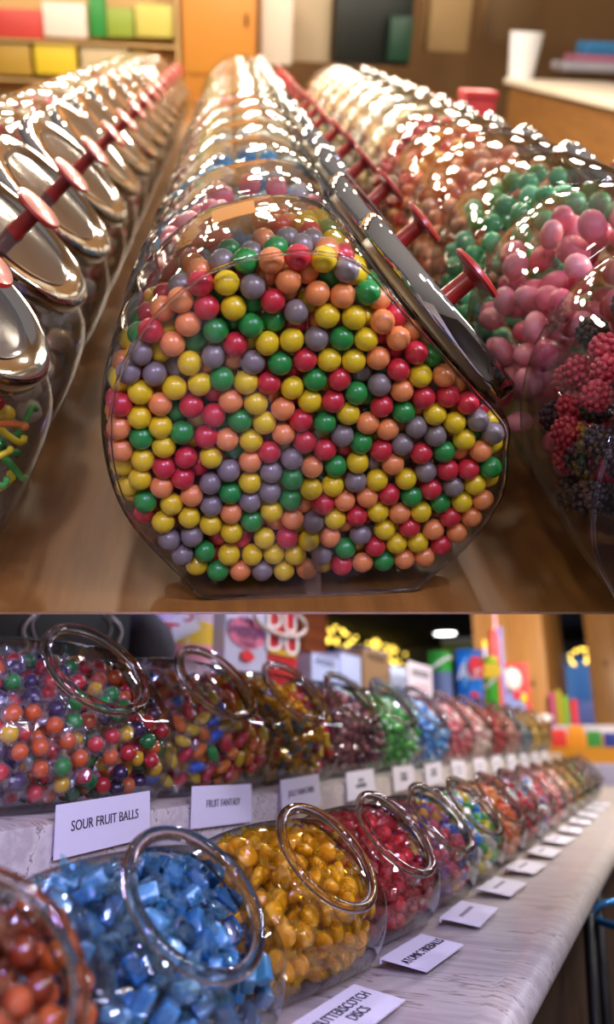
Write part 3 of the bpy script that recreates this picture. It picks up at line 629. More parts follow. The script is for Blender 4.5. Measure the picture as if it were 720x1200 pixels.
RZ_ = Matrix(((0, -1, 0, 0), (1, 0, 0, 0), (0, 0, 1, 0), (0, 0, 0, 1)))     # text x along +Y, up -X, facing +Z
lt = {1: 'BUTTERSCOTCH\nDISCS', 2: 'ATOMIC FIREBALLS'}
for i in range(13):
    y = .61 + .255 * i
    M = Matrix.Translation((-.33, y, CZ + .0085)) @ Matrix.Rotation(rnd.uniform(-.08, .08), 4, 'Z') @ Matrix.Rotation(math.radians(7), 4, 'Y')
    lab = {1: 'white card reading butterscotch discs lying on the marble counter', 2: 'white name card on the marble counter beside the jar of red wrapped balls'}.get(i, f'white name card lying on the marble counter, {ORD[i]} along the front row')
    c = empty('name_card', M, lab, 'card', 'name cards on the marble counter')
    wd = .142; hw = .029
    box('panel', (-hw, -wd / 2, 0), (hw, wd / 2, .0014), CARD, c)
    bm = bmesh.new(); box_bm(bm, (-hw, -wd / 2, -.0048), (-hw + .0014, wd / 2, 0)); link('folded_leg', bm_mesh(bm, 'folded_leg', False), CARD, c, Matrix.Rotation(0, 4, 'Y'))
    if i in lt: text(lt[i], .017, INK, c, Matrix.Translation((0, 0, .0017)) @ RZ_, sx=.9)
    else: print_bars(c, Matrix.Translation((-.006, 0, .0017)) @ RZ_, 1, wd * .55, .008)

# ---- goods on the back shelf
def wbox(name, x0, x1, ytop, Xp, depth, mat, label, cat, z0=t3 + .001, bev=.006, faces=None):
    a = W_at(x0, 800, 0, Xp); b = W_at(x1, 800, 0, Xp); tz = W_at((x0 + x1) / 2, ytop, 1, (a.y + b.y) / 2).z
    e = empty(name, Matrix.Translation((Xp, a.y, z0)), label, cat)
    box('carton', (-depth, 0, 0), (0, b.y - a.y, tz - z0), mat, e, None, bev)
    return e, b.y - a.y, tz - z0
# black apron-like display cloth with dotted white trim
a0 = W_at(-20, 760, 0, -1.12); a1 = W_at(152, 760, 0, -1.12)
LEN = a1.y - a0.y
blk = empty('display_board', Matrix.Translation((-1.12, a0.y, t3)), 'black display board with white dotted trim behind the first back row jar', 'board')
box('panel', (-.05, 0, 0), (0, LEN, .45), pm('black_board', '0a090d', rough=.5), blk, None, .01)
WHT = pm('white_trim', 'c8c4cc', rough=.5)
for s, (pa, pb) in enumerate((((40, 720), (22, 765)), ((128, 722), (146, 765)))):
    pt = []
    for t in range(13):
        u = t / 12; px = pa[0] + (pb[0] - pa[0]) * u + 7 * math.sin(u * 5) * (1 if s else -1); py = pa[1] + (pb[1] - pa[1]) * u; w = W_at(px, py, 0, -1.118); pt.append((.002, w.y - a0.y, w.z - t3))
    bm = bmesh.new(); tube_bm(bm, pt, .005, 6); link('trim_cord', bm_mesh(bm, 'trim_cord'), WHT, blk)
    bm = bmesh.new()
    for t in range(14):
        u = t / 13; px = pa[0] + (pb[0] - pa[0]) * u + 7 * math.sin(u * 5 + .6) * (1 if s else -1) + (-9 if s else 9); py = pa[1] + (pb[1] - pa[1]) * u; w = W_at(px, py, 0, -1.118)
        bmesh.ops.create_icosphere(bm, subdivisions=1, radius=.0035, matrix=Matrix.Translation((.002, w.y - a0.y, w.z - t3)))
    o = link('dot_trim', bm_mesh(bm, 'dot_trim'), WHT, blk); o['kind'] = 'stuff'
# dark bag beside the board
p = W_at(168, 770, 0, -1.16); bm = bmesh.new(); bmesh.ops.create_uvsphere(bm, u_segments=24, v_segments=14, radius=1)
for v in bm.verts: v.co = Vector((v.co.x * .09, v.co.y * .10, (v.co.z * .10 if v.co.z > 0 else v.co.z * .09) + .1 + .004 * math.sin(v.co.y * 18)))
tag(link('cloth_bag', bm_mesh(bm, 'cloth_bag'), pm('bag_plum', '1c1420', rough=.8), None, Matrix.Translation((-1.18, p.y, t3 - .01))), 'dark plum cloth bag beside the black display board', 'bag')
# striped canister
def can(px0, px1, ytop, Xp, mats_z, label, name='candy_canister', lid=None):
    a = W_at(px0, 800, 0, Xp); b = W_at(px1, 800, 0, Xp); c = (a + b) / 2; r = (W_at(px1, 800, 1, c.y) - W_at(px0, 800, 1, c.y)).length / 2 * math.cos(cb)
    tz = W_at((px0 + px1) / 2, ytop, 1, c.y).z; h = tz - t3
    e = empty(name, Matrix.Translation((c.x - r * .2, c.y, t3)), label, 'canister')
    for i, (z0, z1, m, nm) in enumerate(mats_z):
        link(nm, lathe_me([(0, z0 * h), (r, z0 * h), (r, z1 * h), (0, z1 * h)], nm, 40), m, e)
    if lid: link('lid', lathe_me([(0, h), (r * 1.03, h), (r * 1.03, h * 1.05), (r * .9, h * 1.06), (0, h * 1.06)], 'lid', 40), lid, e)
    return e, r, h, c
YB, PB, PL = pm('stripe_yellow', 'd8b02a', rough=.4), pm('stripe_pink', 'd889a6', rough=.4), pm('stripe_lilac', 'c9b0cc', rough=.4)
e, r, h, c = can(182, 249, 690, -1.2, [(0, .30, PL, 'stripe'), (.30, .45, PB, 'stripe'), (.45, .66, YB, 'stripe'), (.66, .78, PL, 'stripe'), (.78, 1, YB, 'stripe')], 'large canister with yellow and pink stripes behind the second back row jar')
d_ = (EYE - Vector((c.x, c.y, EYE.z))); d_.z = 0; d_.normalize()
def face_M(c0, ang_d, r, z, roll=0):
    y = Vector((0, 0, 1)); x = y.cross(ang_d); return Matrix(((x.x, y.x, ang_d.x, ang_d.x * r), (x.y, y.y, ang_d.y, ang_d.y * r), (x.z, y.z, ang_d.z, z), (0, 0, 0, 1))) @ Matrix.Rotation(roll, 4, 'Z')
zc_ = W_at(215, 735, 1, c.y).z - t3
FMx = face_M(c, d_, r + .004, zc_)
box('badge', (-r * .75, -.035, -.004), (r * .45, .028, 0), pm('badge_white', 'e4e0e6', rough=.4), e, FMx @ Matrix.Rotation(math.radians(28), 4, 'Z'), .004)
text('S', .07, pm('letter_red', 'c83038', rough=.4), e, FMx @ Matrix.Translation((r * .12, .025, .001)) @ Matrix.Rotation(math.radians(20), 4, 'Z'))
text('I', .06, pm('letter_blue', '2a5cb0', rough=.4), e, FMx @ Matrix.Translation((r * .38, .042, .001)) @ Matrix.Rotation(math.radians(20), 4, 'Z'))
text('T', .075, pm('letter_red', 'c83038'), e, FMx @ Matrix.Translation((-r * .42, -.028, .001)) @ Matrix.Rotation(math.radians(-8), 4, 'Z'))
GRN = pm('pack_green', '5c8a1c', rough=.4)
# gumball box
g, gl, ghh = wbox('gumball_carton', 262, 313, 690, -1.13, .16, pm('carton_lilac', 'b9b6d6', rough=.45), 'pale lilac gumball carton with a round pink emblem, behind the jars', 'carton')
def on_face(px, py, e, Xp):  # matrix on a +X facing panel
    w = W_at(px, py, 0, Xp); M = Matrix.Translation(w + Vector((.002, 0, 0))) @ RX_; return e.matrix_world.inverted() @ M
em = link('emblem', lathe_me([(0, .0), (.045, 0), (.045, .002), (0, .002)], 'emblem', 40, Matrix.Diagonal((2.6, 1, 1, 1))), pm('emblem_pink', 'd06a8c', rough=.5), g, on_face(289, 742, g, -1.13)); 
text('Gumballs', .05, pm('letter_navy', '1c2c66', rough=.5), g, on_face(290, 738, g, -1.124), sx=1.35)
text('Dubble', .022, pm('letter_navy', '1c2c66'), g, on_face(290, 727, g, -1.124), sx=1.5)
text('Outta Site\nOriginal', .02, pm('letter_navy', '1c2c66'), g, on_face(290, 750, g, -1.124), sx=1.5)
link('picture_patch', lathe_me([(0, 0), (.016, 0), (.016, .003), (0, .003)], 'patch', 24, Matrix.Diagonal((2.6, 1, 1, 1))), pm('letter_red', 'c83038'), g, on_face(289, 769, g, -1.127))
# red box
g2, gl2, gh2 = wbox('red_carton', 314, 348, 690, -1.13, .16, pm('carton_red', 'b81c26', rough=.45), 'tall red candy carton with white lettering beside the brick pillar', 'carton')
WL_ = pm('letter_white', 'e8e4ea', rough=.5)
text('DU', .085, WL_, g2, on_face(330, 729, g2, -1.126), sx=1.9, ext=.002); text('DU', .095, WL_, g2, on_face(331, 754, g2, -1.126), sx=1.9, ext=.002)
box('stripe', (-.1, -.008, 0), (.1, .008, .001), pm('stripe_gold', 'c8a028', rough=.5), g2, on_face(331, 765, g2, -1.127))
bm = bmesh.new(); w0 = W_at(330, 727, 0, -1.11); tube_bm(bm, [(w0.x, w0.y + .19 * math.cos(t), w0.z + .045 * math.sin(t)) for t in [2 * PI * i / 28 for i in range(28)]], .007, 6, True)
tag(link('hanging_ring', bm_mesh(bm, 'hanging_ring'), pm('ring_cream', 'c0b4a8', rough=.4)), 'cream hoop hanging against the tall red carton', 'ring')
# silver kiss boxes
SIL_ = pm('carton_silver', 'a9b4d6', rough=.35); TAN = pm('carton_tan', '8a6a48', rough=.5)
for i, (x0, x1, yt, m, lab) in enumerate([(366, 398, 769, SIL_, 'silver carton nearest the brick pillar with a dark drop emblem'), (400, 424, 768, SIL_, 'narrow silver carton between two other drop emblem cartons'), (427, 457, 764, TAN, 'brown and silver carton with a drop emblem, tallest of its group'), (459, 480, 782, pm('carton_pale', 'c8d4f0', rough=.4), 'pale blue carton left of the white notice card')]):
    e, L, H = wbox('foil_carton', x0, x1, yt, -1.11, .12, m, lab, 'carton')
    if i < 3:
        xm = (x0 + x1) / 2
        if i != 1: text('KISSES', .034, INK, e, on_face(xm, yt + 7, e, -1.106), sx=(1.9 if i == 0 else 2.3))
        Ms_ = on_face(xm, yt + 30, e, -1.108)
        me = lathe_me([(0, .19), (.012, .15), (.03, .115), (.065, .07), (.075, .035), (.06, .004), (0, 0)], 'drop', 24, Matrix.Rotation(-PI / 2, 4, 'X') @ Matrix.Diagonal((1.0, .04, .42, 1)))
        link('emblem', lathe_me([(0, 0), (.09, 0), (.03, .0), (0, .0)], 'x', 8) if False else me, pm('foil_dark', '4a4a5c', rough=.3), e, Ms_ @ Matrix.Rotation(PI, 4, 'X'))
    box('flap', (-.12, 0, H), (0.0, L, H + .006), M_('8c86a0', .5), e)
# white notice
e, L, H = wbox('notice_card', 479, 507, 778, -1.02, .006, pm('notice_white', 'd6cbd6', rough=.6), 'white notice card with red print standing among the canisters', 'card', t3, .001)
box('heading', (0, 0, 0), (.001, L * .7, .03), INKG, e, Matrix.Translation((.001, L * .15, H * .72)))
bm = bmesh.new()
for r_ in range(4):
    for c_ in range(6): box_bm(bm, (0, L * (.2 + .1 * c_), H * (.2 + .1 * r_)), (.0012, L * (.26 + .1 * c_), H * (.235 + .1 * r_)))
link('print', bm_mesh(bm, 'print', False), pm('print_red', 'c04a62', rough=.6), e)
# canisters
gg1, gg2 = pm('can_green', '2a9a2c', rough=.35), pm('can_green_light', '7ab83a', rough=.35)
e, r, h, c = can(505, 533, 768, -1.1, [(0, .72, pm('can_lower', '5a6a9a', rough=.4), 'wall'), (.72, 1, gg1, 'band')], 'green topped canister left of the blue canister', lid=gg1)
d_ = Vector((EYE.x - c.x, EYE.y - c.y, 0)).normalized()
def swoosh(e, r, h, z0, mat, d_):
    bm = bmesh.new(); a0 = math.atan2(d_.y, d_.x); tube_bm(bm, [((r + .003) * math.cos(a0 + t), (r + .003) * math.sin(a0 + t), z0 * h + .09 * h * (math.sin(t * 1.6))) for t in [(-1.2 + 2.4 * i / 16) for i in range(17)]], .008, 6); link('stripe', bm_mesh(bm, 'stripe'), mat, e)
swoosh(e, r, h, .86, WL_, d_)
e, r, h, c = can(537, 569, 766, -1.06, [(0, 1, pm('can_blue', '1272d2', rough=.3), 'wall')], 'bright blue canister with a red balloon emblem and white lettering', lid=pm('can_blue_dark', '0f5cb0', rough=.3))
d_ = Vector((EYE.x - c.x, EYE.y - c.y, 0)).normalized()
text('Air', .13, WL_, e, face_M(c, d_, r + .006, W_at(553, 789, 1, c.y).z - t3), sx=.8, ext=.002)
M = face_M(c, (Matrix.Rotation(.55, 3, 'Z') @ d_), r + .004, W_at(553, 783, 1, c.y).z - t3)
link('emblem', lathe_me([(0, .0), (.05, 0), (.05, .006), (0, .006)], 'balloon', 28, Matrix.Diagonal((1, 1.25, 1, 1))), pm('balloon_red', 'cc2434', rough=.4), e, M)
M = face_M(c, (Matrix.Rotation(.3, 3, 'Z') @ d_), r + .004, W_at(553, 815, 1, c.y).z - t3)
link('emblem', lathe_me([(0, .0), (.02, 0), (.02, .006), (0, .006)], 'mark', 20, Matrix.Diagonal((1.5, .8, 1, 1))), pm('balloon_red', 'cc2434'), e, M)
bm = bmesh.new(); a0 = math.atan2(d_.y, d_.x) - .45; tube_bm(bm, [((r + .004) * math.cos(a0 + .5 * s), (r + .004) * math.sin(a0 + .5 * s), h * (.45 + .45 * i / 8)) for i, s in enumerate([0, .05, .1, .05, 0, .1, .2, .3, .4])], .009, 6); link('stripe', bm_mesh(bm, 'stripe'), pm('can_sky', '6ab0ee', rough=.4), e)
e, r, h, c = can(568, 587, 774, -1.06, [(0, 1, pm('tube_green', '3a9a20', rough=.35), 'wall')], 'slim green tube with a yellow top right of the blue canister', lid=pm('tube_lime', 'a2b82c', rough=.35))
d_ = Vector((EYE.x - c.x, EYE.y - c.y, 0)).normalized(); swoosh(e, r, h, .62, WL_, d_)
M = face_M(c, d_, r + .004, h * .82); link('emblem', lathe_me([(0, .0), (.06, 0), (.06, .006), (0, .006)], 'mark', 20, Matrix.Diagonal((1.2, .8, 1, 1))), pm('emblem_yellow', 'd8b830', rough=.4), e, M)
# candy sticks in front of the post
for i, (px, y0, y1, wpx, col, lab) in enumerate([(572, 818, 750, 5, '8a8ac0', 'lilac candy tube with yellow cap standing behind the green tube'), (584, 818, 738, 9, 'c83a4a', 'red candy tube among the upright tubes by the post'), (592, 818, 735, 5, '7a78b8', 'blue tipped candy tube beside the red tube'), (587, 818, 716, 3, 'd8a0c0', 'tall thin pink rod rising above the candy tubes')]):
    b = W_at(px, y0, 1, 6.0 + .1 * i); t_ = W_at(px, y1, 1, 6.0 + .1 * i); r = wpx / 2 * b.y / F; z0 = t3
    e = empty('candy_tube', Matrix.Translation((b.x, b.y, z0)), lab, 'tube'); H = t_.z - z0
    link('tube', lathe_me([(0, 0), (r, 0), (r, H * .9), (0, H * .9)], 'tube', 20), M_(col, .35), e)
    link('cap', lathe_me([(0, H * .9), (r * 1.1, H * .9), (r * 1.1, H), (0, H)], 'cap', 20), M_(['d8b030', 'b02838', '5a68c0', 'c888b0'][i], .35), e)
# red and white toy box on a white pad
Yp = 6.35
a = W_at(589, 831, 1, Yp); b = W_at(641, 815, 1, Yp)
pd = box('white_pad', (0, 0, 0), (b.x - a.x, .3, .05), M_('cfc8d6', .6), None, Matrix.Translation((a.x, Yp, t3)), .01); tag(pd, 'white pad under the red and white toy pack by the post', 'pad')
a = W_at(586, 818, 1, Yp + .05); b = W_at(617, 776, 1, Yp + .05)
e = empty('toy_pack', Matrix.Translation((a.x, Yp + .05, t3 + .05)), 'red and white blister toy pack in front of the wooden post', 'pack'); w = b.x - a.x; H = b.z - t3 - .05
box('card', (0, .05, 0), (w, .06, H), M_('b82c38', .45), e, None, .004)
bm = bmesh.new(); bmesh.ops.create_uvsphere(bm, u_segments=20, v_segments=12, radius=1); bmesh.ops.transform(bm, matrix=Matrix.Translation((w * .42, .04, H * .68)) @ Matrix.Diagonal((w * .34, .05, H * .24, 1)), verts=bm.verts[:]); link('blister', bm_mesh(bm, 'blister'), M_('d8ccd4', .3), e)
box('tray', (w * .25, 0, H * .05), (w * .85, .05, H * .42), M_('7a88c8', .4), e, None, .01); box('block', (w * .5, -.02, H * .3), (w * .72, .03, H * .46), M_('c02434', .4), e, None, .005); box('block', (w * .75, -.02, H * .22), (w * .9, .03, H * .4), M_('c8b428', .4), e, None, .005)

# ---- posts, wall, ceiling, lights
POSTW = wood_mat('pine', 'b8803c', '96622a', .55, scale=(3, 3, .25), coat=.1, ns=12)
def post(x0, x1, Y, depth, label, name='timber_post'):
    a = W_at(x0, 780, 1, Y); b = W_at(x1, 780, 1, Y); e = empty(name, Matrix.Translation((a.x, Y, 0)), label, 'post'); w = b.x - a.x; n = 2
    for i in range(n): box('board', (w * i / n + .002, 0, 0), (w * (i + 1) / n - .002, .03, 2.55), POSTW, e, None, .004)
    box('side_board', (0, .03, 0), (w, depth, 2.55), POSTW, e, None, .004)
    KN = pm('knot', '4a2a12', rough=.6)
    for fx, fz in ((.62, 1.72), (.3, 1.9), (.8, 1.62)) if w < .8 else ((.7, 1.55), (.45, 1.9)):
        link('knot', lathe_me([(0, 0), (.022, 0), (.02, .003), (0, .004)], 'knot', 16, Matrix.Diagonal((.8, 1.2, 1, 1))), KN, e, Matrix.Translation((w * fx, -.001, fz)) @ Matrix.Rotation(PI / 2, 4, 'X'))
    return e
post(557, 640, 7.3, 1.35, 'wide pine board post rising behind the canisters')
post(690, 760, 9.0, .6, 'pine board post at the right end of the counter')
# brick pillar
BR = pm('brick', '9a4a26', rough=.8); b_ = BR.node_tree.nodes['Principled BSDF']; tc = nd(BR, 'ShaderNodeTexCoord'); mp = nd(BR, 'ShaderNodeMapping'); mp.inputs['Rotation'].default_value = (PI / 2, 0, 0); bt = nd(BR, 'ShaderNodeTexBrick')
bt.inputs['Scale'].default_value = 5; bt.inputs['Color1'].default_value = lin('a85428'); bt.inputs['Color2'].default_value = lin('8a4222'); bt.inputs['Mortar'].default_value = lin('6a5a4c'); bt.inputs['Mortar Size'].default_value = .015
lk(BR, tc.outputs['Object'], mp.inputs[0]); lk(BR, mp.outputs[0], bt.inputs['Vector']); lk(BR, bt.outputs['Color'], b_.inputs['Base Color'])
a = W_at(330, 760, 1, 5.2); b = W_at(383, 760, 1, 5.6)
tag(box('brick_pillar', (0, 0, 0), (b.x - a.x, .4, 2.55), BR, None, Matrix.Translation((a.x, 5.2, 0))), 'red brick pillar behind the tall red carton', 'pillar')
# room shell (below the sloping upper display)
def struct(name, lo, hi, m): o = box(name, lo, hi, m); o['kind'] = 'structure'; return o
struct('floor', (-9, -1, -.05), (5, 15, 0), pm('floor_dark', '2c2018', rough=.5))
struct('wall_far', (-9, 13.5, 0), (5, 13.6, 2.6), pm('wall_grey', '55585c', rough=.8))
struct('wall_left', (-9, 2.0, 0), (-8.9, 13.5, 2.6), pm('wall_grey', '55585c'))
struct('ceiling', (-9, 5.2, 2.6), (5, 13.6, 2.7), pm('ceiling_black', '08080a', rough=.9))
# recessed ceiling lamp
w = W_at(522, 742, 2, 2.595)
e = empty('ceiling_light', Matrix.Translation(w), 'round recessed ceiling light above the canisters', 'light')
link('lens', lathe_me([(0, -.012), (.09, -.012), (.09, .004), (0, .004)], 'lens', 32), pm('lamp_on', 'ffffff', emit='ffffff', es=9), e, Matrix.Diagonal((1.6, 1.6, 1, 1))); link('trim_ring', lathe_me([(.15, 0), (.17, -.006), (.18, 0)], 'ring', 32), M_('aaaaaa', .4), e)
# grey partition running away along the shop, the string lights hang along its top
PXW = -4.25
yy0 = W_at(424, 790, 0, PXW).y; ptop = W_at(430, 752, 0, PXW).z
struct('wall_partition', (PXW - .1, yy0, 0), (PXW, 13.45, min(ptop, 2.55)), pm('wall_sage', '6a6e68', rough=.8))
sg = empty('fascia_sign', Matrix.Translation(W_at(519, 775, 1, 9.5)), 'yellow green fascia panel under the dark ceiling', 'sign')
p0 = W_at(519, 775, 1, 9.5); p1 = W_at(559, 752, 1, 9.5)
box('panel', (0, 0, 0), (p1.x - p0.x, .08, p1.z - p0.z), M_('9aa838', .5), sg, None, .01); box('top_rail', (0, -.01, p1.z - p0.z), (p1.x - p0.x, .09, p1.z - p0.z + .05), M_('c8c4b0', .5), sg)
# string lights
BULB = pm('bulb_warm', 'ffe070', emit='ffd858', es=4)
bulb_me = uvball('bulb', 12)
def strand(name, pts, n_parts, label, rb):
    e = empty(name, Matrix.Translation(pts[0]), label, 'lights'); o0 = Vector(pts[0]); ms = []
    for i, p in enumerate(pts):
        L = Matrix.Translation(Vector(p) - o0) @ Matrix.Scale(rb, 4)
        if i < n_parts: link('bulb', bulb_me, BULB, e, L)
        else: ms.append(L)
    if ms: o = link('bulb', merged('bulbs', bulb_me, ms), BULB, e); o['kind'] = 'stuff'
    a_, b_ = Vector(pts[0]), Vector(pts[-1]); wp = [a_ + (b_ - a_) * (i / 24) + Vector((0, 0, .02 * math.sin(i * 1.3))) for i in range(25)]
    bm = bmesh.new(); tube_bm(bm, [Vector(p) - o0 + Vector((-.05, 0, .01)) for p in wp],   .003, 5); link('wire', bm_mesh(bm, 'wire'), M_('0a0a08', .9), e)
g = random.Random(4); pts = []
pa = W_at(366, 737, 0, -4.12); pb = W_at(512, 786, 0, -4.12)
for i in range(150):
    t = g.random() ** .8; y_ = pa.y + (pb.y - pa.y) * t; z_ = pa.z + (pb.z - pa.z) * t
    pts.append(Vector((-4.12 + g.uniform(-.04, .05), y_, z_ + g.uniform(-.13, .13) * (1 + .3 * t))))
pts.sort(key=lambda p: p.y)
strand('string_lights', pts, 100, 'long swag of warm yellow string lights below the dark ceiling', .021)
pts = [W_at(657 + 40 * g.random(), 765 + g.uniform(-5, 14), 1, 10.6) for i in range(16)]
strand('string_lights', pts, 100, 'short run of yellow string lights between the two pine posts', .018)
# wall panel between posts, the blue light on it put into its colour
struct('wall_panel', (-2.2, 12.0, 0), (.6, 12.1, W_at(670, 765, 1, 12).z), pm('wall_blue', '5a86b4', rough=.7))
struct('wall_panel_low', (-2.1, 11.8, 0), (.6, 11.9, W_at(670, 822, 1, 11.8).z), pm('wall_lav', '9a92c0', rough=.7))
# end display: plinth, packs, toys
pl = box('display_plinth', (0, 0, 0), (.62, .6, 1.05), pm('plinth_white', 'a6a0b8', rough=.5), None, Matrix.Translation((-.86, 5.4, 0)), .01); tag(pl, 'pale plinth at the far end of the counter under a tray of packs', 'plinth')
e = empty('display_tray', Matrix.Translation((-.80, 5.45, 1.05)), 'orange open tray of candy packs at the far end of the counter', 'tray')
OR = pm('tray_orange', 'cf8a1c', rough=.4)
box('floor', (0, 0, 0), (.46, .4, .01), OR, e); box('front_panel', (0, 0, .01), (.46, .012, .09), OR, e); box('back_panel', (0, .388, .01), (.46, .4, .16), OR, e); box('side_panel', (0, .012, .01), (.012, .388, .12), OR, e); box('side_panel', (.448, .012, .01), (.46, .388, .12), OR, e)
text('Fun', .06, pm('letter_red', 'c83038'), e, Matrix.Translation((.14, -.002, .05)) @ Matrix.Rotation(PI / 2, 4, 'X')) if False else None
for i, (x, z, w, h, col, lab) in enumerate([(.03, .03, .10, .17, 'c8342c', 'red candy pack in the orange tray'), (.14, .03, .10, .19, 'd88a20', 'orange candy pack in the orange tray'), (.25, .03, .09, .16, '3a8a3a', 'green candy pack in the orange tray'), (.35, .03, .09, .15, '2a3a8a', 'navy blue candy pack in the orange tray')]):
    o = box('candy_pack', (0, 0, 0), (w, .05, h), M_(col, .3), None, Matrix.Translation((-.80 + x, 5.61, 1.078)) @ Matrix.Rotation(-.2, 4, 'X'), .012, 3); tag(o, lab, 'pack', 'packs in the orange tray')
for i, (px, col, w, h, lab) in enumerate([(650, 'b8487a', 3.2, 34, 'magenta toy standing between the posts'), (658, 'a89a28', 3.4, 36, 'olive toy beside the magenta toy'), (665.5, '78a82c', 3.2, 30, 'lime green cup between the posts'), (675, 'c03040', 4.6, 26, 'red cup with a pale handle between the posts')]):
    b = W_at(px, 850, 1, 7.2); s = 7.2 / F; o = tag(link('toy_cup', lathe_me([(0, 0), (w * .8 * s, 0), (w * s, h * s), (w * .9 * s, h * s), (w * .7 * s, .01), (0, .01)], 'toy', 20), M_(col, .4), None, Matrix.Translation(b)), lab, 'cup')
shb = W_at(690, 850, 1, 7.2); st = box('low_stand', (-.27, -.15, 0), (.3, .6, shb.z), pm('plinth_white', 'a6a0b8'), None, Matrix.Translation((shb.x, 7.2, 0)), .01); tag(st, 'pale lavender stand holding toy cups between the posts', 'stand')
# wire stool at the counter front, lower right
STL = pm('black_iron', '0c0c10', rough=.45)
stp = W_at(694, 1068, 1, 2.2)
e = empty('bar_stool', Matrix.Translation((stp.x + .06, 2.2, 0)), 'black iron bar stool with a blue lit foot ring beside the counter', 'stool')
for dx, dy in ((-.07, -.12), (.10, -.12), (-.07, .14), (.10, .14)):
    bm = bmesh.new(); tube_bm(bm, [(dx * 1.25, dy * 1.25, 0), (dx * .8, dy * .8, stp.z + .05)], .013, 8); link('leg', bm_mesh(bm, 'leg'), STL, e)
bm = bmesh.new(); tube_bm(bm, [(.03 + .09 * math.cos(t), .01 + .16 * math.sin(t), stp.z) for t in [2 * PI * i / 40 for i in range(40)]], .008, 8, True); r_ = link('foot_ring', bm_mesh(bm, 'foot_ring'), pm('ring_blue', '3a8ad0', rough=.2, metal=.7), e); r_['label'] = 'blue reflecting ring'  # blue light on the ring is put into its metal colour

# ================================================================== lights
def spot(loc, tgt, w, size, col=(1, .86, .66), rad=.04, blend=.4, name='spot_lamp'):
    l = bpy.data.lights.new(name, 'SPOT'); l.energy = w; l.spot_size = math.radians(size); l.spot_blend = blend; l.color = col; l.shadow_soft_size = rad
    o = bpy.data.objects.new(name, l); COL.objects.link(o); o.location = loc; o.rotation_euler = (Vector(tgt) - Vector(loc)).to_track_quat('-Z', 'Y').to_euler(); return o
def tp(x, y, z): return MT @ Vector((x, y, z))
for i, y in enumerate((2.3, 3.3, 4.4, 5.6)):
    for x in (-1.15, -.25, .55, 1.3):
        spot(tp(x + rnd.uniform(-.1, .1), y, 1.75), tp(x, y + .25, 0), 46, 120, (1, .86, .68), .05)
def bulb_lamp(loc, w, rad, col):
    l = bpy.data.lights.new('shop_lamp', 'POINT'); l.energy = w; l.shadow_soft_size = rad; l.color = col
    o = bpy.data.objects.new('shop_lamp', l); COL.objects.link(o); o.location = loc
for i, (y, z) in enumerate(((4.2, 1.25), (5.6, 1.45), (7.0, 1.6), (8.8, 1.8), (8.8, 2.7))):
    for j, x in enumerate((-2.2, -1.1, -.1, .9, 1.9)):
        bulb_lamp(tp(x + rnd.uniform(-.25, .25), y + rnd.uniform(-.3, .3), z + rnd.uniform(-.1, .1)), 36, .065, (1, .86, .68))
spot(tp(-.3, -.15, 1.7), tp(.1, .95, .25), 24, 36, (1, .93, .84), .12, .6)  # added spot from the viewer's side, lights the face of the front jar
def area(loc, tgt, w, sx, sy, col):
    l = bpy.data.lights.new('area_lamp', 'AREA'); l.energy = w; l.shape = 'RECTANGLE'; l.size = sx; l.size_y = sy; l.color = col
    o = bpy.data.objects.new('area_lamp', l); COL.objects.link(o); o.location = loc; o.rotation_euler = (Vector(tgt) - Vector(loc)).to_track_quat('-Z', 'Y').to_euler(); return o
area((-1.7, .5, 1.42), (-.6, 1.0, 1.05), 34, .5, .25, (.5, .45, 1))           # violet shop light behind, under the slope
for x, y, z, tx, ty, w, sz, c in ((.85, 1.3, 2.3, -.5, 1.5, 50, 72, (1, .9, .8)), (.95, .2, 2.1, -.5, .8, 32, 56, (.74, .7, 1)), (.35, .25, 1.95, -.6, .75, 22, 60, (.62, .6, 1)), (.5, 2.4, 2.5, -.5, 2.4, 60, 85, (1, .88, .74)),
                            (-.2, 3.6, 2.45, -.6, 3.4, 60, 100, (1, .9, .8)), (-.9, 2.7, 2.3, -.8, 2.2, 45, 110, (.72, .7, 1)), (-.3, 5.0, 2.45, -1.0, 5.6, 60, 115, (1, .86, .7)), (-1.6, 4.2, 2.4, -1.1, 4.2, 40, 115, (.8, .82, 1)),
                            (-2.4, 6.5, 2.4, -2.0, 8.5, 30, 120, (.9, .9, 1)), (-1.0, 10.8, 2.4, -.9, 12, 50, 90, (.5, .7, 1)), (.6, 4.2, 2.4, -.3, 4.0, 40, 90, (1, .9, .8))):
    spot((x, y, z), (tx, ty, 1.05), w, sz, c, .045)  # spots added to brighten the lower counter and make the wrappers sparkle
spot((-.1, 4.9, 2.35), (-1.4, 7.3, 1.75), 380, 80, (1, .84, .6), .06)  # added spot that brightens the pine posts
spot((-.4, 1.3, 1.42), (-1.15, 2.6, 1.42), 9, 80, (.85, .85, 1), .05)

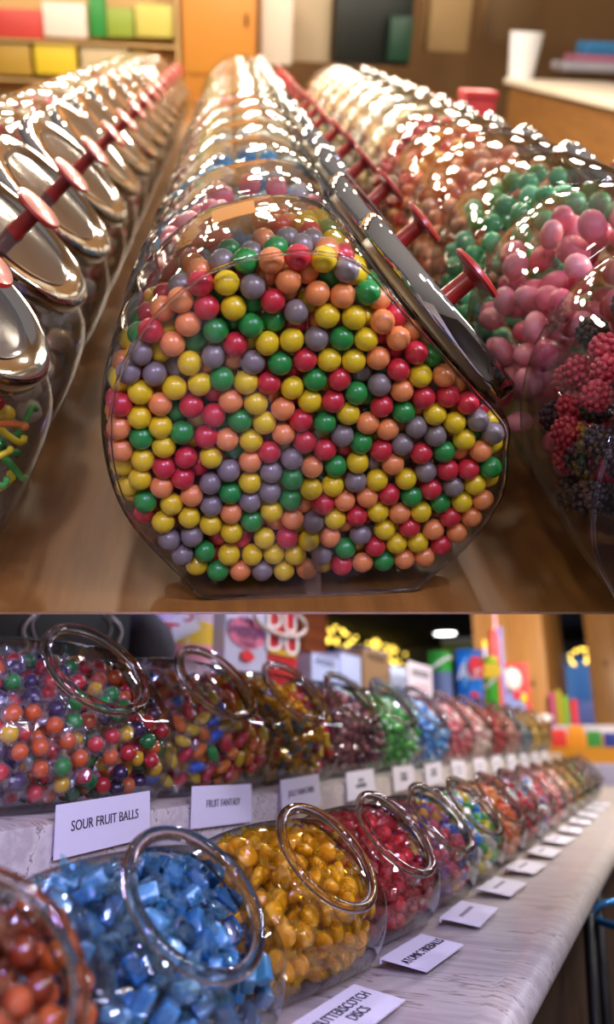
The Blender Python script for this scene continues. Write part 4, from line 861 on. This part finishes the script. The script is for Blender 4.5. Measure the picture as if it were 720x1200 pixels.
area((1.15, 1.6, 2.35), (-.5, 1.4, 1.05), 18, 1.6, .05, (1, .95, .92)); area((.75, 3.4, 2.5), (-.5, 3.2, 1.05), 30, 1.6, .05, (.9, .9, 1)); area((.9, .0, 1.9), (-.55, .8, 1.0), 14, .9, .05, (.6, .6, 1))  # narrow strips added for streak highlights on the jar glass
spot((.15, -.45, 1.75), (-.6, .75, 1.06), 60, 44, (.36, .3, 1), .08)  # added violet spot that tints the marble riser at the left
wd = bpy.data.worlds.new('world'); S.world = wd; wd.use_nodes = True
wt = wd.node_tree; bg = wt.nodes['Background']; tc = wt.nodes.new('ShaderNodeTexCoord'); dp = wt.nodes.new('ShaderNodeVectorMath'); dp.operation = 'DOT_PRODUCT'; dp.inputs[1].default_value = tuple(TZ)
rp = wt.nodes.new('ShaderNodeMapRange'); rp.inputs[1].default_value = -.2; rp.inputs[2].default_value = .9; rp.inputs[3].default_value = .12; rp.inputs[4].default_value = .75
wt.links.new(tc.outputs['Generated'], dp.inputs[0]); wt.links.new(dp.outputs['Value'], rp.inputs[0]); wt.links.new(rp.outputs[0], bg.inputs[1]); bg.inputs[0].default_value = (.66, .58, .56, 1)

# ================================================================== camera
cd = bpy.data.cameras.new('camera'); co = bpy.data.objects.new('camera', cd); COL.objects.link(co)
co.matrix_world = Matrix(((RT.x, UP.x, -FW.x, EYE.x), (RT.y, UP.y, -FW.y, EYE.y), (RT.z, UP.z, -FW.z, EYE.z), (0, 0, 0, 1)))
cd.sensor_fit = 'VERTICAL'; cd.sensor_height = 36; cd.lens = F / 1200 * 36; cd.shift_y = -(600 - PY) / 1200; cd.clip_start = .02; cd.clip_end = 60
cd.dof.use_dof = True; cd.dof.focus_distance = .93; cd.dof.aperture_fstop = 2.7
S.camera = co
S.view_settings.view_transform = 'Standard'; S.view_settings.look = 'None'; S.view_settings.exposure = 0; S.view_settings.gamma = 1; S.view_settings.use_curve_mapping = False
cy = S.cycles; cy.transparent_max_bounces = 48; cy.max_bounces = 14; cy.transmission_bounces = 12; cy.glossy_bounces = 5; cy.diffuse_bounces = 3; cy.use_denoising = True; cy.sample_clamp_indirect = 6.0; cy.caustics_reflective = False; cy.caustics_refractive = False
